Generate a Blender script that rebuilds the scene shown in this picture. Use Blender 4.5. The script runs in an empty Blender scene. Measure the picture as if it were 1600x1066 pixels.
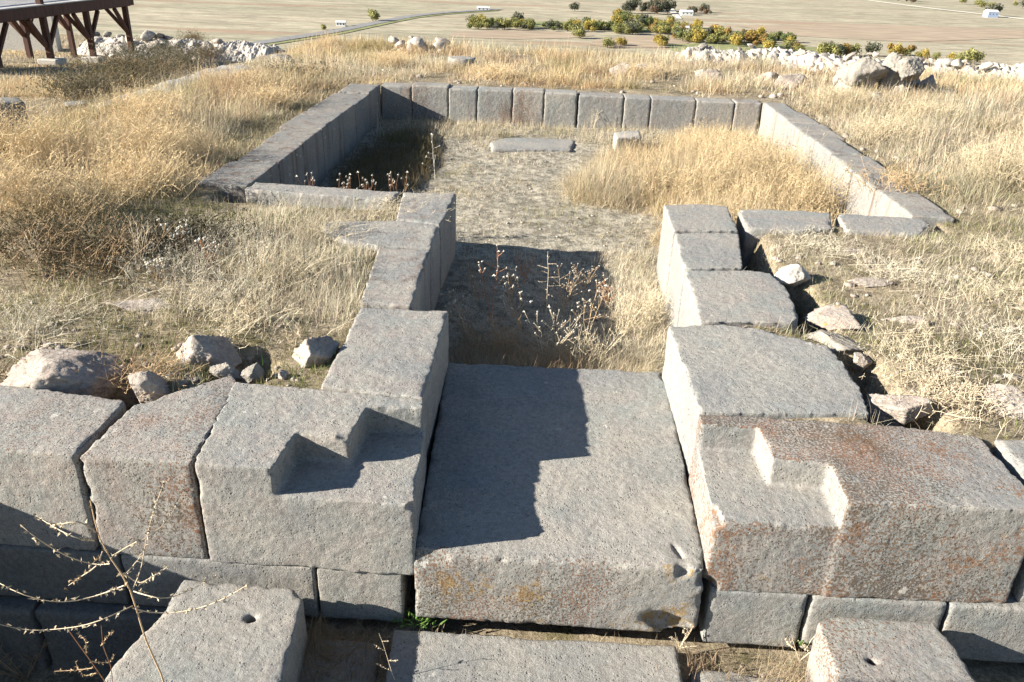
import bpy, bmesh, math, random
import numpy as np
from mathutils import Vector, Matrix, Euler
random.seed(7); RNG = np.random.default_rng(11)
C = bpy.context.scene.collection
D = bpy.data
sc = bpy.context.scene

# ------------------------------------------------------------------ camera
F, PIT, YAW, ROLL = 1268.5, 0.45188, 0.04079, -0.03594
CP = np.array([-0.115, 0.0, 1.6])
fw = np.array([-math.sin(YAW)*math.cos(PIT), math.cos(YAW)*math.cos(PIT), -math.sin(PIT)])
rt = np.array([math.cos(YAW), math.sin(YAW), 0.0]); dn = np.cross(fw, rt)
rt, dn = rt*math.cos(ROLL)+dn*math.sin(ROLL), dn*math.cos(ROLL)-rt*math.sin(ROLL)
cam = D.objects.new("camera", D.cameras.new("camera")); C.objects.link(cam)
cam.data.sensor_width = 36.0; cam.data.lens = F/1600*36.0
cam.data.clip_start = 0.05; cam.data.clip_end = 9000
cam.matrix_world = Matrix(((rt[0], -dn[0], -fw[0], CP[0]), (rt[1], -dn[1], -fw[1], CP[1]), (rt[2], -dn[2], -fw[2], CP[2]), (0, 0, 0, 1)))
sc.camera = cam

def ray(u, v): return fw + rt*(u-800)/F + dn*(v-533)/F
def at(u, v, z=0.0):                     # where a sight line meets the level z
    r = ray(u, v); return CP + r*((z-CP[2])/r[2])
def aty(u, v, y):
    r = ray(u, v); return CP + r*(y/r[1])

# ------------------------------------------------------------------ light
sc.view_settings.view_transform = 'Standard'; sc.view_settings.look = 'None'
sc.view_settings.exposure = 1.78; sc.view_settings.gamma = 1
AZ, EL = math.radians(14.5), math.radians(22.5)
ld = Vector((math.cos(EL)*math.cos(AZ), math.cos(EL)*math.sin(AZ), -math.sin(EL)))
sun = D.objects.new("sun", D.lights.new("sun", 'SUN')); C.objects.link(sun)
sun.data.energy = 5.0; sun.data.angle = math.radians(0.5); sun.data.color = (1.0, 0.93, 0.82)
sun.rotation_euler = ld.to_track_quat('-Z', 'Y').to_euler()
w = D.worlds.new("World"); sc.world = w; w.use_nodes = True
nt = w.node_tree; bg = nt.nodes["Background"]
sky = nt.nodes.new("ShaderNodeTexSky"); sky.sky_type = 'NISHITA'; sky.sun_disc = False
sky.sun_elevation = EL; sky.sun_rotation = math.atan2(-ld.x, -ld.y); sky.altitude = 1800
sky.air_density = 1.0; sky.dust_density = 0.6
nt.links.new(sky.outputs[0], bg.inputs[0]); bg.inputs[1].default_value = 0.05

# ------------------------------------------------------------------ noise (numpy)
def _h(ix, iy, iz, s):
    n = (ix*374761393 + iy*668265263 + iz*2147483647 + s*974711) & 0xffffffff
    n = ((n ^ (n >> 13))*1274126177) & 0xffffffff
    n = ((n ^ (n >> 16))*2246822519) & 0xffffffff
    return ((n ^ (n >> 15)) & 0xffff)/65535.0
def vn(P, scale, s=0):
    Q = np.asarray(P, float)*scale; i = np.floor(Q).astype(np.int64); f = Q-i; f = f*f*(3-2*f)
    x, y, z = i.T; fx, fy, fz = f.T; r = 0
    for dx in (0, 1):
        for dy in (0, 1):
            for dz in (0, 1):
                r = r + _h(x+dx, y+dy, z+dz, s)*(fx if dx else 1-fx)*(fy if dy else 1-fy)*(fz if dz else 1-fz)
    return r
def fbm(P, scale, s=0, o=4, g=.5):
    r = 0; a = 1; t = 0
    for k in range(o): r = r + a*vn(P, scale*2.03**k, s+k*17); t += a; a *= g
    return r/t
def v2n(x, y, scale, s=0, o=3): return fbm(np.stack([x, y, x*0+.37], -1).reshape(-1, 3), scale, s, o).reshape(np.shape(x))
def sstep(a, b, x): t = np.clip((x-a)/(b-a), 0, 1); return t*t*(3-2*t)

# ------------------------------------------------------------------ materials
class NT:
    def __init__(s, name):
        s.m = D.materials.new(name); s.m.use_nodes = True; s.t = s.m.node_tree; s.t.nodes.clear()
        s.out = s.n("ShaderNodeOutputMaterial")
    def n(s, typ, **k):
        o = s.t.nodes.new(typ)
        for a, b in k.items(): setattr(o, a, b)
        return o
    def put(s, sock, v):
        if hasattr(v, 'is_output') or isinstance(v, bpy.types.NodeSocket): s.t.links.new(v, sock)
        else: sock.default_value = v
    def noise(s, vec, scale, detail=3, rough=.5, dist=0):
        o = s.n("ShaderNodeTexNoise"); s.put(o.inputs["Vector"], vec); o.inputs["Scale"].default_value = scale
        o.inputs["Detail"].default_value = detail; o.inputs["Roughness"].default_value = rough; o.inputs["Distortion"].default_value = dist
        return o.outputs["Fac"]
    def vor(s, vec, scale, out="Distance", feat='F1'):
        o = s.n("ShaderNodeTexVoronoi", feature=feat); s.put(o.inputs["Vector"], vec); o.inputs["Scale"].default_value = scale
        return o.outputs[out]
    def math(s, op, a, b=0.0, clamp=False):
        o = s.n("ShaderNodeMath", operation=op, use_clamp=clamp); s.put(o.inputs[0], a); s.put(o.inputs[1], b); return o.outputs[0]
    def ramp(s, x, a, b, lo=0.0, hi=1.0):
        o = s.n("ShaderNodeMapRange", interpolation_type='SMOOTHSTEP'); s.put(o.inputs[0], x); s.put(o.inputs[1], a); s.put(o.inputs[2], b)
        s.put(o.inputs[3], lo); s.put(o.inputs[4], hi); return o.outputs[0]
    def mix(s, f, a, b, mode='MIX'):
        o = s.n("ShaderNodeMix", data_type='RGBA', blend_type=mode); s.put(o.inputs[0], f)
        s.put(o.inputs[6], a if not isinstance(a, tuple) else (*a, 1)); s.put(o.inputs[7], b if not isinstance(b, tuple) else (*b, 1))
        return o.outputs[2]
    def scale(s, c, f):
        o = s.n("ShaderNodeVectorMath", operation='SCALE'); s.put(o.inputs[0], c); s.put(o.inputs[3], f); return o.outputs[0]
    def attr(s, name, typ='OBJECT', out="Fac"):
        o = s.n("ShaderNodeAttribute", attribute_type=typ, attribute_name=name); return o.outputs[out]
    def pos(s): return s.n("ShaderNodeNewGeometry").outputs["Position"]
    def mapping(s, vec, sc_):
        o = s.n("ShaderNodeMapping"); s.put(o.inputs[0], vec); o.inputs["Scale"].default_value = sc_; return o.outputs[0]
    def bump(s, h, strength, dist, nrm=None):
        o = s.n("ShaderNodeBump"); s.put(o.inputs["Height"], h); o.inputs["Strength"].default_value = strength; o.inputs["Distance"].default_value = dist
        if nrm is not None: s.put(o.inputs["Normal"], nrm)
        return o.outputs[0]
    def bsdf(s, col, rough=.9, normal=None, spec=.25, trans=None):
        b = s.n("ShaderNodeBsdfPrincipled"); s.put(b.inputs["Base Color"], col if not isinstance(col, tuple) else (*col, 1))
        s.put(b.inputs["Roughness"], rough); b.inputs["Specular IOR Level"].default_value = spec
        if normal is not None: s.put(b.inputs["Normal"], normal)
        o = b.outputs[0]
        if trans:
            t = s.n("ShaderNodeBsdfTranslucent"); s.put(t.inputs[0], col if not isinstance(col, tuple) else (*col, 1))
            mx = s.n("ShaderNodeMixShader"); mx.inputs[0].default_value = trans; s.put(mx.inputs[1], o); s.put(mx.inputs[2], t.outputs[0]); o = mx.outputs[0]
        s.t.links.new(o, s.out.inputs[0]); return s.m

def stone_mat():
    s = NT("andesite"); p = s.pos()
    n1 = s.noise(p, 1.9, 4, .6); n2 = s.noise(p, 8, 6, .65); n3 = s.noise(p, 170, 5, .75); n4 = s.noise(p, 45, 4, .6)
    c = s.mix(s.ramp(n1, .35, .65), (.292, .276, .245), (.222, .222, .212))
    c = s.mix(s.math('MULTIPLY', s.ramp(n2, .42, .66), s.math('MULTIPLY', s.attr("pink"), .6)), c, (.30, .235, .20))
    c = s.mix(s.math('MULTIPLY', s.ramp(s.noise(p, 3.3, 5, .6), .5, .68), .55), c, (.215, .235, .225))
    c = s.scale(c, s.ramp(n3, .25, .75, .70, 1.26)); c = s.scale(c, s.ramp(n4, .3, .7, .86, 1.12))
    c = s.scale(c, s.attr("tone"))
    st = s.noise(s.mapping(p, (9, 9, .7)), 1, 4, .6)
    c = s.mix(s.math('MULTIPLY', s.ramp(st, .5, .72), s.attr("stain")), c, (.13, .085, .06))
    # lichens and mineral crusts
    def patch(col, attr, sc1, sc2, edge):
        nonlocal c
        big = s.noise(p, sc1, 5, .65); fine = s.noise(p, sc2, 6, .7)
        v = s.math('ADD', s.math('MULTIPLY', big, .55), s.math('MULTIPLY', fine, .45))
        th = s.math('SUBTRACT', .70, s.math('MULTIPLY', s.math('MULTIPLY', s.attr(attr), s.math('SUBTRACT', 1.0, s.math('MULTIPLY', s.attr("clean", 'GEOMETRY'), .9))), .25))
        m = s.ramp(v, th, s.math('ADD', th, edge))
        m = s.math('MULTIPLY', m, s.math('GREATER_THAN', s.attr(attr), .01))
        c = s.mix(s.math('MULTIPLY', m, .78), c, col)
    patch((.095, .09, .08), "dark", 3.0, 60, .04)
    patch((.20, .095, .04), "rust", 2.4, 75, .05)
    patch((.26, .17, .06), "ochre", 4.0, 40, .07)
    fz = s.noise(s.scale(p, 1.0), 1.6, 3, .5); fr = s.noise(p, 115, 2, .5); fa = s.math('MULTIPLY', s.attr("freck"), s.math('SUBTRACT', 1.0, s.attr("clean", 'GEOMETRY')))
    fm = s.ramp(s.math('ADD', fr, s.math('MULTIPLY', s.math('SUBTRACT', fz, .5), .8)), s.math('SUBTRACT', .72, s.math('MULTIPLY', fa, .2)), s.math('SUBTRACT', .76, s.math('MULTIPLY', fa, .2)))
    fc = s.mix(s.ramp(s.noise(p, 5, 4, .6), .42, .58), (.10, .07, .045), (.17, .085, .045))
    c = s.mix(s.math('MULTIPLY', s.math('MULTIPLY', fm, s.math('GREATER_THAN', fa, .01)), .8), c, fc)
    vp = s.n("ShaderNodeVectorMath", operation='ADD'); s.put(vp.inputs[0], p)
    dv = s.n("ShaderNodeTexNoise"); s.put(dv.inputs["Vector"], p); dv.inputs["Scale"].default_value = 60
    s.put(vp.inputs[1], s.scale(dv.outputs["Color"], .035))
    vo = s.n("ShaderNodeTexVoronoi"); s.put(vo.inputs["Vector"], vp.outputs[0]); vo.inputs["Scale"].default_value = 15
    sep = s.n("ShaderNodeSeparateColor"); s.put(sep.inputs[0], vo.outputs["Color"])
    sel = s.ramp(sep.outputs[0], s.math('SUBTRACT', 1.0, s.math('MULTIPLY', s.attr("white"), .3)), 1.0)
    rad = s.math('MULTIPLY', sel, .24)
    dot = s.math('LESS_THAN', vo.outputs["Distance"], rad)
    c = s.mix(s.math('MULTIPLY', dot, .55), c, (.52, .50, .45))
    pit = s.vor(p, 75); pitm = s.math('MULTIPLY', s.ramp(pit, .12, .34, 1, 0), s.ramp(s.noise(p, 22, 3), .48, .6))
    c = s.scale(c, s.math('SUBTRACT', 1, s.math('MULTIPLY', pitm, .42)))
    h = s.math('ADD', s.math('MULTIPLY', n3, .5), s.math('MULTIPLY', n4, .9))
    h = s.math('ADD', h, s.math('MULTIPLY', s.noise(p, 420, 3, .7), .28))
    h = s.math('SUBTRACT', h, s.math('MULTIPLY', pitm, .5))
    return s.bsdf(c, .93, s.bump(h, .9, .0066), .2)
def rock_mat(name, a, b, dk, fine=60):
    s = NT(name); p = s.pos(); n = s.noise(p, 6, 6, .65); f = s.noise(p, fine, 5, .7)
    c = s.mix(s.ramp(n, .35, .65), a, b); c = s.mix(s.math('MULTIPLY', s.ramp(s.noise(p, 13, 5, .7), .56, .7), .7), c, dk)
    c = s.mix(s.math('MULTIPLY', s.ramp(s.noise(p, 9, 4, .6), .60, .70), s.attr("ochre")), c, (.42, .24, .06))
    c = s.scale(c, s.ramp(f, .25, .75, .75, 1.22))
    h = s.math('ADD', s.math('MULTIPLY', f, .5), n)
    return s.bsdf(c, .92, s.bump(h, .8, .02), .2)
def col_mat(name, rough=.75, trans=.3, boost=1.0):
    s = NT(name); c = s.attr("Col", 'GEOMETRY', "Color")
    if boost != 1: c = s.scale(c, boost)
    return s.bsdf(c, rough, None, .15, trans)
def plain(name, col, rough=.8, var=.25, sc_=30, stretch=(1, 1, 1), spec=.3):
    s = NT(name); p = s.mapping(s.pos(), stretch); n = s.noise(p, sc_, 4, .6)
    return s.bsdf(s.scale(s.mix(0.0, col, col), s.ramp(n, .25, .75, 1-var, 1+var)), rough, s.bump(n, .3, .01), spec)
def ground_mat():
    s = NT("ground"); p = s.pos(); sep = s.n("ShaderNodeSeparateXYZ"); s.put(sep.inputs[0], p)
    n1 = s.noise(p, .9, 5, .6); n2 = s.noise(p, 14, 6, .7); n3 = s.noise(p, 70, 5, .75); n5 = s.noise(p, 3.5, 5, .6)
    so = s.mix(s.ramp(n2, .35, .62), (.18, .145, .10), (.34, .285, .20)); so = s.mix(s.ramp(n5, .5, .68), so, (.15, .13, .07))
    li = s.mix(s.ramp(n2, .38, .60), (.20, .18, .14), (.41, .375, .30)); li = s.scale(li, s.ramp(n3, .3, .7, .55, 1.25))
    low = s.attr("inner", 'GEOMETRY'); c = s.mix(low, s.scale(so, s.ramp(n3, .3, .7, .6, 1.3)), li)
    # valley fields: long pale strips, stubble and ploughed land
    f1 = s.noise(s.mapping(p, (.0016, .009, .0)), 1, 5, .6, .4); f2 = s.noise(s.mapping(p, (.004, .03, 0)), 1, 6, .65)
    f3 = s.noise(s.mapping(p, (.02, .09, 0)), 1, 5, .7)
    fc = s.mix(s.ramp(f1, .38, .6), (.27, .235, .145), (.36, .30, .20)); fc = s.mix(s.math('MULTIPLY', s.ramp(f2, .5, .66), .8), fc, (.25, .235, .14))
    fc = s.mix(s.math('MULTIPLY', s.ramp(f2, .36, .30), .9), fc, (.42, .365, .25)); fc = s.mix(s.math('MULTIPLY', s.ramp(f3, .54, .66), .75), fc, (.17, .16, .095)); fc = s.mix(s.math('MULTIPLY', s.ramp(s.noise(p, .22, 4, .7), .60, .66), .65), fc, (.11, .115, .06)); fc = s.mix(.35, fc, (.40, .38, .315)); fc = s.scale(fc, s.math('MULTIPLY', s.ramp(s.noise(s.mapping(p, (.05, .16, 0)), 1, 6, .75), .3, .7, .66, 1.24), s.ramp(s.noise(s.mapping(p, (.012, .05, 0)), 1, 5, .7), .35, .65, .78, 1.12)))
    fc = s.mix(s.math('MULTIPLY', s.ramp(s.noise(s.mapping(p, (.0025, .014, 0)), 1, 3, .5), .60, .64), .6), fc, (.29, .19, .13))
    c = s.mix(s.ramp(sep.outputs[2], -1.2, -6.0), c, fc)
    h = s.math('ADD', s.math('MULTIPLY', n3, .6), n2)
    return s.bsdf(c, .97, s.bump(h, .9, .02), .1)

M = {}
M['stone'] = stone_mat()
M['pale'] = rock_mat("pale_rock", (.29, .24, .205), (.35, .31, .265), (.15, .115, .09))
M['white'] = rock_mat("white_rock", (.44, .405, .355), (.36, .325, .285), (.19, .17, .15), 25)
M['grey'] = rock_mat("grey_rock", (.22, .205, .18), (.29, .26, .22), (.12, .105, .09), 40)
M['grass'] = col_mat("dry_grass", .7, .35)
M['twig'] = col_mat("twig", .8, None)
M['leaf'] = col_mat("leaf", .7, .3)
M['ground'] = ground_mat()
M['wood'] = plain("brown_wood", (.075, .032, .022), .7, .35, 14, (1, 1, .15))
M['deck'] = plain("deck_boards", (.42, .40, .38), .7, .2, 6, (1, .2, 1))
M['concrete'] = plain("concrete", (.40, .38, .34), .9, .2, 20)
M['asphalt'] = plain("asphalt", (.20, .195, .19), .9, .2, .2)
M['track'] = plain("track", (.58, .54, .45), .95, .15, .1)
M['plough'] = plain("ploughed_soil", (.30, .235, .165), .97, .25, .12, (.25, 1, 1))
M['meadow'] = plain("meadow", (.19, .20, .085), .97, .3, .15)
M['whitewall'] = plain("white_plaster", (.72, .72, .70), .9, .08, 2)
M['bluewall'] = plain("blue_plaster", (.36, .45, .62), .9, .08, 2)
M['tin'] = plain("tin_roof", (.55, .56, .58), .5, .1, 2)
M['glass'] = plain("window_glass", (.05, .06, .08), .15, .1, 3, spec=.5)

# ------------------------------------------------------------------ object helpers
def tag(o, label=None, cat=None, group=None, kind=None, **k):
    if label: o['label'] = label
    if cat: o['category'] = cat
    if group: o['group'] = group
    if kind: o['kind'] = kind
    for a, b in k.items(): o[a] = b
    return o
def empty(name, loc):
    o = D.objects.new(name, None); o.location = loc; o.empty_display_size = .1; C.objects.link(o); return o
def link(name, me, mat, parent=None):
    o = D.objects.new(name, me); C.objects.link(o)
    if mat is not None and not me.materials: me.materials.append(mat)
    if parent is not None: o.parent = parent
    return o
def npmesh(name, V, faces_tri=None, faces_quad=None, col=None, smooth=False):
    me = D.meshes.new(name); V = np.asarray(V, np.float32)
    T = np.zeros((0, 3), np.int32) if faces_tri is None else np.asarray(faces_tri, np.int32)
    Q = np.zeros((0, 4), np.int32) if faces_quad is None else np.asarray(faces_quad, np.int32)
    me.vertices.add(len(V)); me.vertices.foreach_set("co", V.ravel())
    me.loops.add(T.size+Q.size); me.loops.foreach_set("vertex_index", np.concatenate([T.ravel(), Q.ravel()]))
    me.polygons.add(len(T)+len(Q))
    st = np.concatenate([np.arange(len(T))*3, T.size+np.arange(len(Q))*4]).astype(np.int32)
    me.polygons.foreach_set("loop_start", st)
    me.update(calc_edges=True)
    if smooth: me.polygons.foreach_set("use_smooth", np.ones(len(T)+len(Q), bool))
    if col is not None:
        a = me.color_attributes.new("Col", 'FLOAT_COLOR', 'POINT')
        a.data.foreach_set("color", np.concatenate([col, np.ones((len(col), 1))], 1).astype(np.float32).ravel())
    me.validate(); return me
def co(me):
    a = np.empty(len(me.vertices)*3, np.float32); me.vertices.foreach_get("co", a); return a.reshape(-1, 3).astype(float)
def setco(me, V): me.vertices.foreach_set("co", np.asarray(V, np.float32).ravel()); me.update()
def normals(me):
    a = np.empty(len(me.vertices)*3, np.float32); me.vertex_normals.foreach_get("vector", a); return a.reshape(-1, 3).astype(float)

def prism(bm, pts, zb, inset=0.0):
    P = [Vector(p) for p in pts]; n = len(P); c = sum(P, Vector())/n
    if inset:
        Q = []
        for i in range(n):
            d = Vector((0, 0))
            for a, b in ((P[i-1], P[i]), (P[i], P[(i+1) % n])):
                e = (b-a).to_2d(); e.normalize(); nn = Vector((-e.y, e.x)); d += nn
            area = sum(P[k].x*P[(k+1) % n].y-P[(k+1) % n].x*P[k].y for k in range(n))
            if d.length > 1e-6: d.normalize()
            if area < 0: d = -d
            Q.append(P[i]+Vector((d.x, d.y, 0))*inset*1.2)
        P = Q
    if sum(P[k].x*P[(k+1) % n].y-P[(k+1) % n].x*P[k].y for k in range(n)) < 0: P.reverse()
    t = [bm.verts.new(p) for p in P]; b = [bm.verts.new((p.x, p.y, zb)) for p in P]
    bm.faces.new(t); bm.faces.new(list(reversed(b)))
    for i in range(n): bm.faces.new((t[i], b[i], b[(i+1) % n], t[(i+1) % n]))

def evalmesh(o):
    dg = bpy.context.evaluated_depsgraph_get(); dg.update(); return D.meshes.new_from_object(o.evaluated_get(dg))
FOOT = []                                  # footprints that keep plants off the stones
def carve(name, solids, vox, smooth=2, rough=.003, chip=.02, cuts=(), seed=0, chipn=14, parent=None, mat='stone', wave=.004):
    bm = bmesh.new()
    for pts, zb, inset in solids: prism(bm, pts, zb, inset)
    bmesh.ops.triangulate(bm, faces=bm.faces[:], quad_method='BEAUTY', ngon_method='EAR_CLIP')
    me = D.meshes.new(name); bm.to_mesh(me); bm.free()
    o = link(name, me, None, parent); tmp = []
    r = o.modifiers.new("r", 'REMESH'); r.mode = 'VOXEL'; r.voxel_size = vox
    if cuts:
        o2 = evalmesh(o); o.modifiers.clear(); o.data = o2; D.meshes.remove(me); me = o2
        for kind, c, rad, rot in cuts:
            b = bmesh.new()
            if kind == 'cyl': bmesh.ops.create_cone(b, segments=20, radius1=rad[0]*.85, radius2=rad[0], depth=rad[2], cap_ends=True)
            else:
                bmesh.ops.create_icosphere(b, subdivisions=3, radius=1)
                for v in b.verts:
                    q = np.array([v.co])+seed; v.co *= .8+.4*float(vn(q, 1.7, 5)[0])
                    v.co = Vector((v.co.x*rad[0], v.co.y*rad[1], v.co.z*rad[2]))
            bmesh.ops.rotate(b, verts=b.verts, matrix=Euler(rot).to_matrix()); bmesh.ops.translate(b, verts=b.verts, vec=c)
            cm = D.meshes.new("cut"); b.to_mesh(cm); b.free(); co_ = link("cut", cm, None); tmp.append(co_)
            m = o.modifiers.new("b", 'BOOLEAN'); m.operation = 'DIFFERENCE'; m.object = co_; m.solver = 'EXACT'
        r = o.modifiers.new("r", 'REMESH'); r.mode = 'VOXEL'; r.voxel_size = vox
    s = o.modifiers.new("s", 'SMOOTH'); s.factor = .5; s.iterations = smooth
    m1 = evalmesh(o); s.iterations = smooth+24; m2 = evalmesh(o)
    o.modifiers.clear(); o.data = m1; D.meshes.remove(me)
    for t in tmp: x = t.data; D.objects.remove(t); D.meshes.remove(x)
    V = co(m1); V2 = co(m2); N = normals(m1); D.meshes.remove(m2)
    edge = np.clip(np.einsum('ij,ij->i', V-V2, N)/(vox*1.3), 0, 1)
    P = V+seed*3.7
    n = fbm(P, chipn, 3, 4, .6); n2 = sstep(.44, .62, fbm(P, 5, 41, 2)); d = -edge*chip*n2*np.clip((n-.45)*6, 0, 1)-edge*chip*.30*np.clip((fbm(P, 45, 13, 3, .6)-.5)*5, 0, 1)
    d += (fbm(P, 30, 9, 4, .65)-.5)*rough*2 + (fbm(P, 3.2, 21, 3)-.5)*wave*2
    V = V+N*d[:, None]; setco(m1, V)
    m1.polygons.foreach_set("use_smooth", np.ones(len(m1.polygons), bool)); m1.update()
    m1.materials.clear(); m1.materials.append(M[mat]); m1.name = name
    return o
SEED = [0]
def block(label, pts, zb, vox=.012, name="stone_block", cat="stone block", inset=.005, extra=(), group=None, pink=.4, rust=.0, white=.3, ochre=0., dark=.0, tone=1., stain=0., freck=0., **k):
    SEED[0] += 1
    o = carve(name, [(pts, zb, inset)]+list(extra), vox, seed=SEED[0], **k)
    tag(o, label, cat, group, pink=pink, rust=rust, white=white, ochre=ochre, dark=dark, tone=tone, stain=stain, freck=freck)
    FOOT.append(np.array([(p[0], p[1]) for p in pts])); return o
def px(*l, z=0.0): return [at(a[0], a[1], a[2] if len(a) > 2 else z) for a in l]
def W(*l, z=0.0): return [(a[0], a[1], a[2] if len(a) > 2 else z) for a in l]

# ------------------------------------------------------------------ the masonry: facade
GF = "facade stones of the temple front"
block("dark weathered facade block at the far left, half in the corner's shadow", W((-2.62, 2.25), (-1.674, 2.222), (-1.682, 2.60), (-2.10, 2.66), (-2.62, 2.68)), -.425, .0085, pink=.7, rust=.3, dark=.1, white=.3, freck=.75, inset=.002, smooth=2, chip=.03)
block("wedge shaped facade block with rust spots left of the notched block", px((120, 713), (299, 724), (330, 670), (374, 600), (364, 584), (207, 632)), -.425, .0085, freck=.8, pink=.8, rust=.5, dark=.15, white=.35, inset=.002, smooth=2, chip=.03)
nl = [[(-1.265, 2.215), (-.994, 2.214), (-.960, 2.765), (-1.335, 2.785)], [(-1.02, 2.448), (-.785, 2.425), (-.762, 2.75), (-1.02, 2.765)], [(-.83, 2.643), (-.556, 2.662), (-.558, 2.735), (-.83, 2.752)]]
block("pale grey front block with a stepped notch, left of the threshold slab", W((-1.265, 2.215), (-.515, 2.205), (-.553, 2.735), (-1.335, 2.785), z=-.11), -.425, .0065, inset=.002, extra=[(W(*q, z=0.), -.425, .002) for q in nl], smooth=1, chip=.022, pink=.45, rust=.12, white=.15,
      cuts=[('s', (-.80, 2.43, .0), (.03, .025, .02), (0, 0, 0)), ('s', (-.51, 2.21, -.12), (.03, .025, .022), (0, 0, 0)), ('s', (-.515, 2.36, -.11), (.02, .07, .014), (0, 0, .2))])
block("grey jamb block beside the dark end of the threshold slab", px((562, 480), (703, 484), (662, 622), (498, 604), z=.012), -.43, .008, smooth=1, pink=.5, dark=.2, white=.2, chip=.025)
nr = [[(.912, 2.215), (1.555, 2.235), (1.568, 2.40), (1.551, 2.70), (1.25, 2.74), (.925, 2.742)], [(.722, 2.455), (1.0, 2.43), (1.0, 2.741), (.712, 2.742)], [(.50, 2.662), (.78, 2.655), (.78, 2.742), (.50, 2.742)]]
rfb = block("big rust stained front block with a stepped notch, right of the threshold", W((.492, 2.215), (1.555, 2.235), (1.568, 2.40), (1.551, 2.70), (1.25, 2.74), (.50, 2.742), z=-.11), -.41, .0065, extra=[(W(*q, z=0.), -.41, .005) for q in nr], smooth=1, chip=.022, freck=1.05, pink=.4, rust=.66, ochre=.4, dark=.25, white=.3,
      cuts=[('s', (.49, 2.2, -.40), (.06, .07, .07), (0, 0, 0)), ('s', (.50, 2.25, -.12), (.03, .06, .02), (0, 0, 0))])
V_ = co(rfb.data); cl = ((V_[:, 0] > .50) & (V_[:, 0] < .925) & (V_[:, 1] > 2.235) & (V_[:, 1] < 2.668) & (V_[:, 2] > -.125) & (V_[:, 2] < -.006)).astype(np.float32)
rfb.data.attributes.new("clean", 'FLOAT', 'POINT').data.foreach_set("value", cl)
block("facade block cut by the right edge, beyond a dark crack", W((1.585, 2.25), (2.6, 2.26), (2.6, 2.74), (1.60, 2.70)), -.41, .012, pink=.5, rust=.3, white=.3, smooth=5, chip=.03)
block("long greenish grey jamb block with ochre lichen, right of the slab", px((1042, 508), (1130, 506), (1185, 512), (1300, 541), (1345, 600), (1361, 648), (1092, 646), z=.0), -.42, .009, pink=.1, ochre=.32, white=.5, chip=.03, tone=1.04, smooth=1)
slab = block("threshold slab, broad worn and half shaded, between the notched blocks", W((-.525, 2.197, -.312), (.50, 2.197, -.305), (.505, 3.60, -.265), (-.585, 3.57, -.265)), -.61, .008, name="threshold_slab", cat="stone slab", pink=.25, ochre=.65, rust=.35, dark=.3, freck=.55, white=.12, smooth=1, chip=.025, wave=.004,
      cuts=[('s', (-.49, 2.17, -.31), (.10, .06, .06), (0, 0, .1)), ('s', (.43, 2.17, -.30), (.035, .07, .06), (0, 0, .5)), ('s', (.33, 2.165, -.305), (.06, .03, .04), (0, 0, .3)), ('s', (.405, 2.29, -.295), (.012, .06, .025), (0, 0, .35)), ('s', (.40, 2.18, -.57), (.12, .07, .05), (0, .4, 0)), ('s', (.0, 2.19, -.62), (.35, .03, .018), (0, 0, 0)), ('s', (.495, 3.52, -.265), (.02, .07, .03), (0, 0, .1)), ('s', (.50, 2.2, -.35), (.03, .05, .04), (0, 0, 0))])
V_ = co(slab.data); cl = (sstep(2.21, 2.26, V_[:, 1])*(V_[:, 2] > -.34)).astype(np.float32)
slab.data.attributes.new("clean", 'FLOAT', 'POINT').data.foreach_set("value", cl)
# second course under the facade
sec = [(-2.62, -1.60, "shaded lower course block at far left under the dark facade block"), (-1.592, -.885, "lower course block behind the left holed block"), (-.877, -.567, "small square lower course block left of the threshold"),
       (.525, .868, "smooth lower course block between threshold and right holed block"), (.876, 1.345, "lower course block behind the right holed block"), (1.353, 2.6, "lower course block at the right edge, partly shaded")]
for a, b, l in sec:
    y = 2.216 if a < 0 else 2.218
    block(l, W((a, y), (b, y), (b, 2.7), (a, 2.7), z=-.419 if a < 0 else -.405), -.66, .0085, chip=.010, wave=.002, pink=.2, white=.1, ochre=.25, freck=.2, tone=.62 if b < -1.5 else .95, inset=.0012, smooth=1)  # far left block: lower tone paints deeper shade into the stone colour
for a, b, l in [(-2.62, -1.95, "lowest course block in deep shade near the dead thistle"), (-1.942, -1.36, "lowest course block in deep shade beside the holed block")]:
    block(l, W((a, 2.16), (b, 2.16), (b, 2.7), (a, 2.7), z=-.665), -1.0, .014, chip=.02, pink=.1, tone=.6, inset=.002, smooth=1)  # deep shade partly painted in: tone lowered on both blocks
# paving and holed blocks
block("flat paving slab directly below the threshold", W((-.60, 2.165), (.43, 2.175), (.445, 1.2), (-.535, 1.2), z=-.622), -.85, .01, name="paving_slab", cat="paving slab", chip=.02, pink=.15, white=.15)
block("shaded bluish paving slab beside the left holed block", W((-.97, 2.13), (-.625, 2.14), (-.57, 1.2), (-.95, 1.2), z=-.66), -.85, .014, name="paving_slab", cat="paving slab", chip=.02, pink=.1)
block("cracked paving slab strewn with straw beside the right holed block", W((.46, 2.11), (.83, 2.10), (.84, 1.2), (.465, 1.2), z=-.655), -.85, .014, name="paving_slab", cat="paving slab", chip=.03, pink=.3, wave=.02)
hl = at(392, 965, -.45); hr = at(1366, 1033, -.45)
block("loose block with a round drilled hole and cut corner, bottom left", W((-1.345, 2.162), (-.93, 2.155), (-.882, 2.10), (-.835, 1.60), (-1.40, 1.60), (-1.405, 1.76), (-1.345, 2.03), z=-.45), -.80, .008, name="holed_block", cat="stone block", chip=.03, pink=.3, rust=.1, smooth=7,
      cuts=[('cyl', (hl[0], hl[1], -.45), (.021, 0, .16), (0, 0, 0))])
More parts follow.
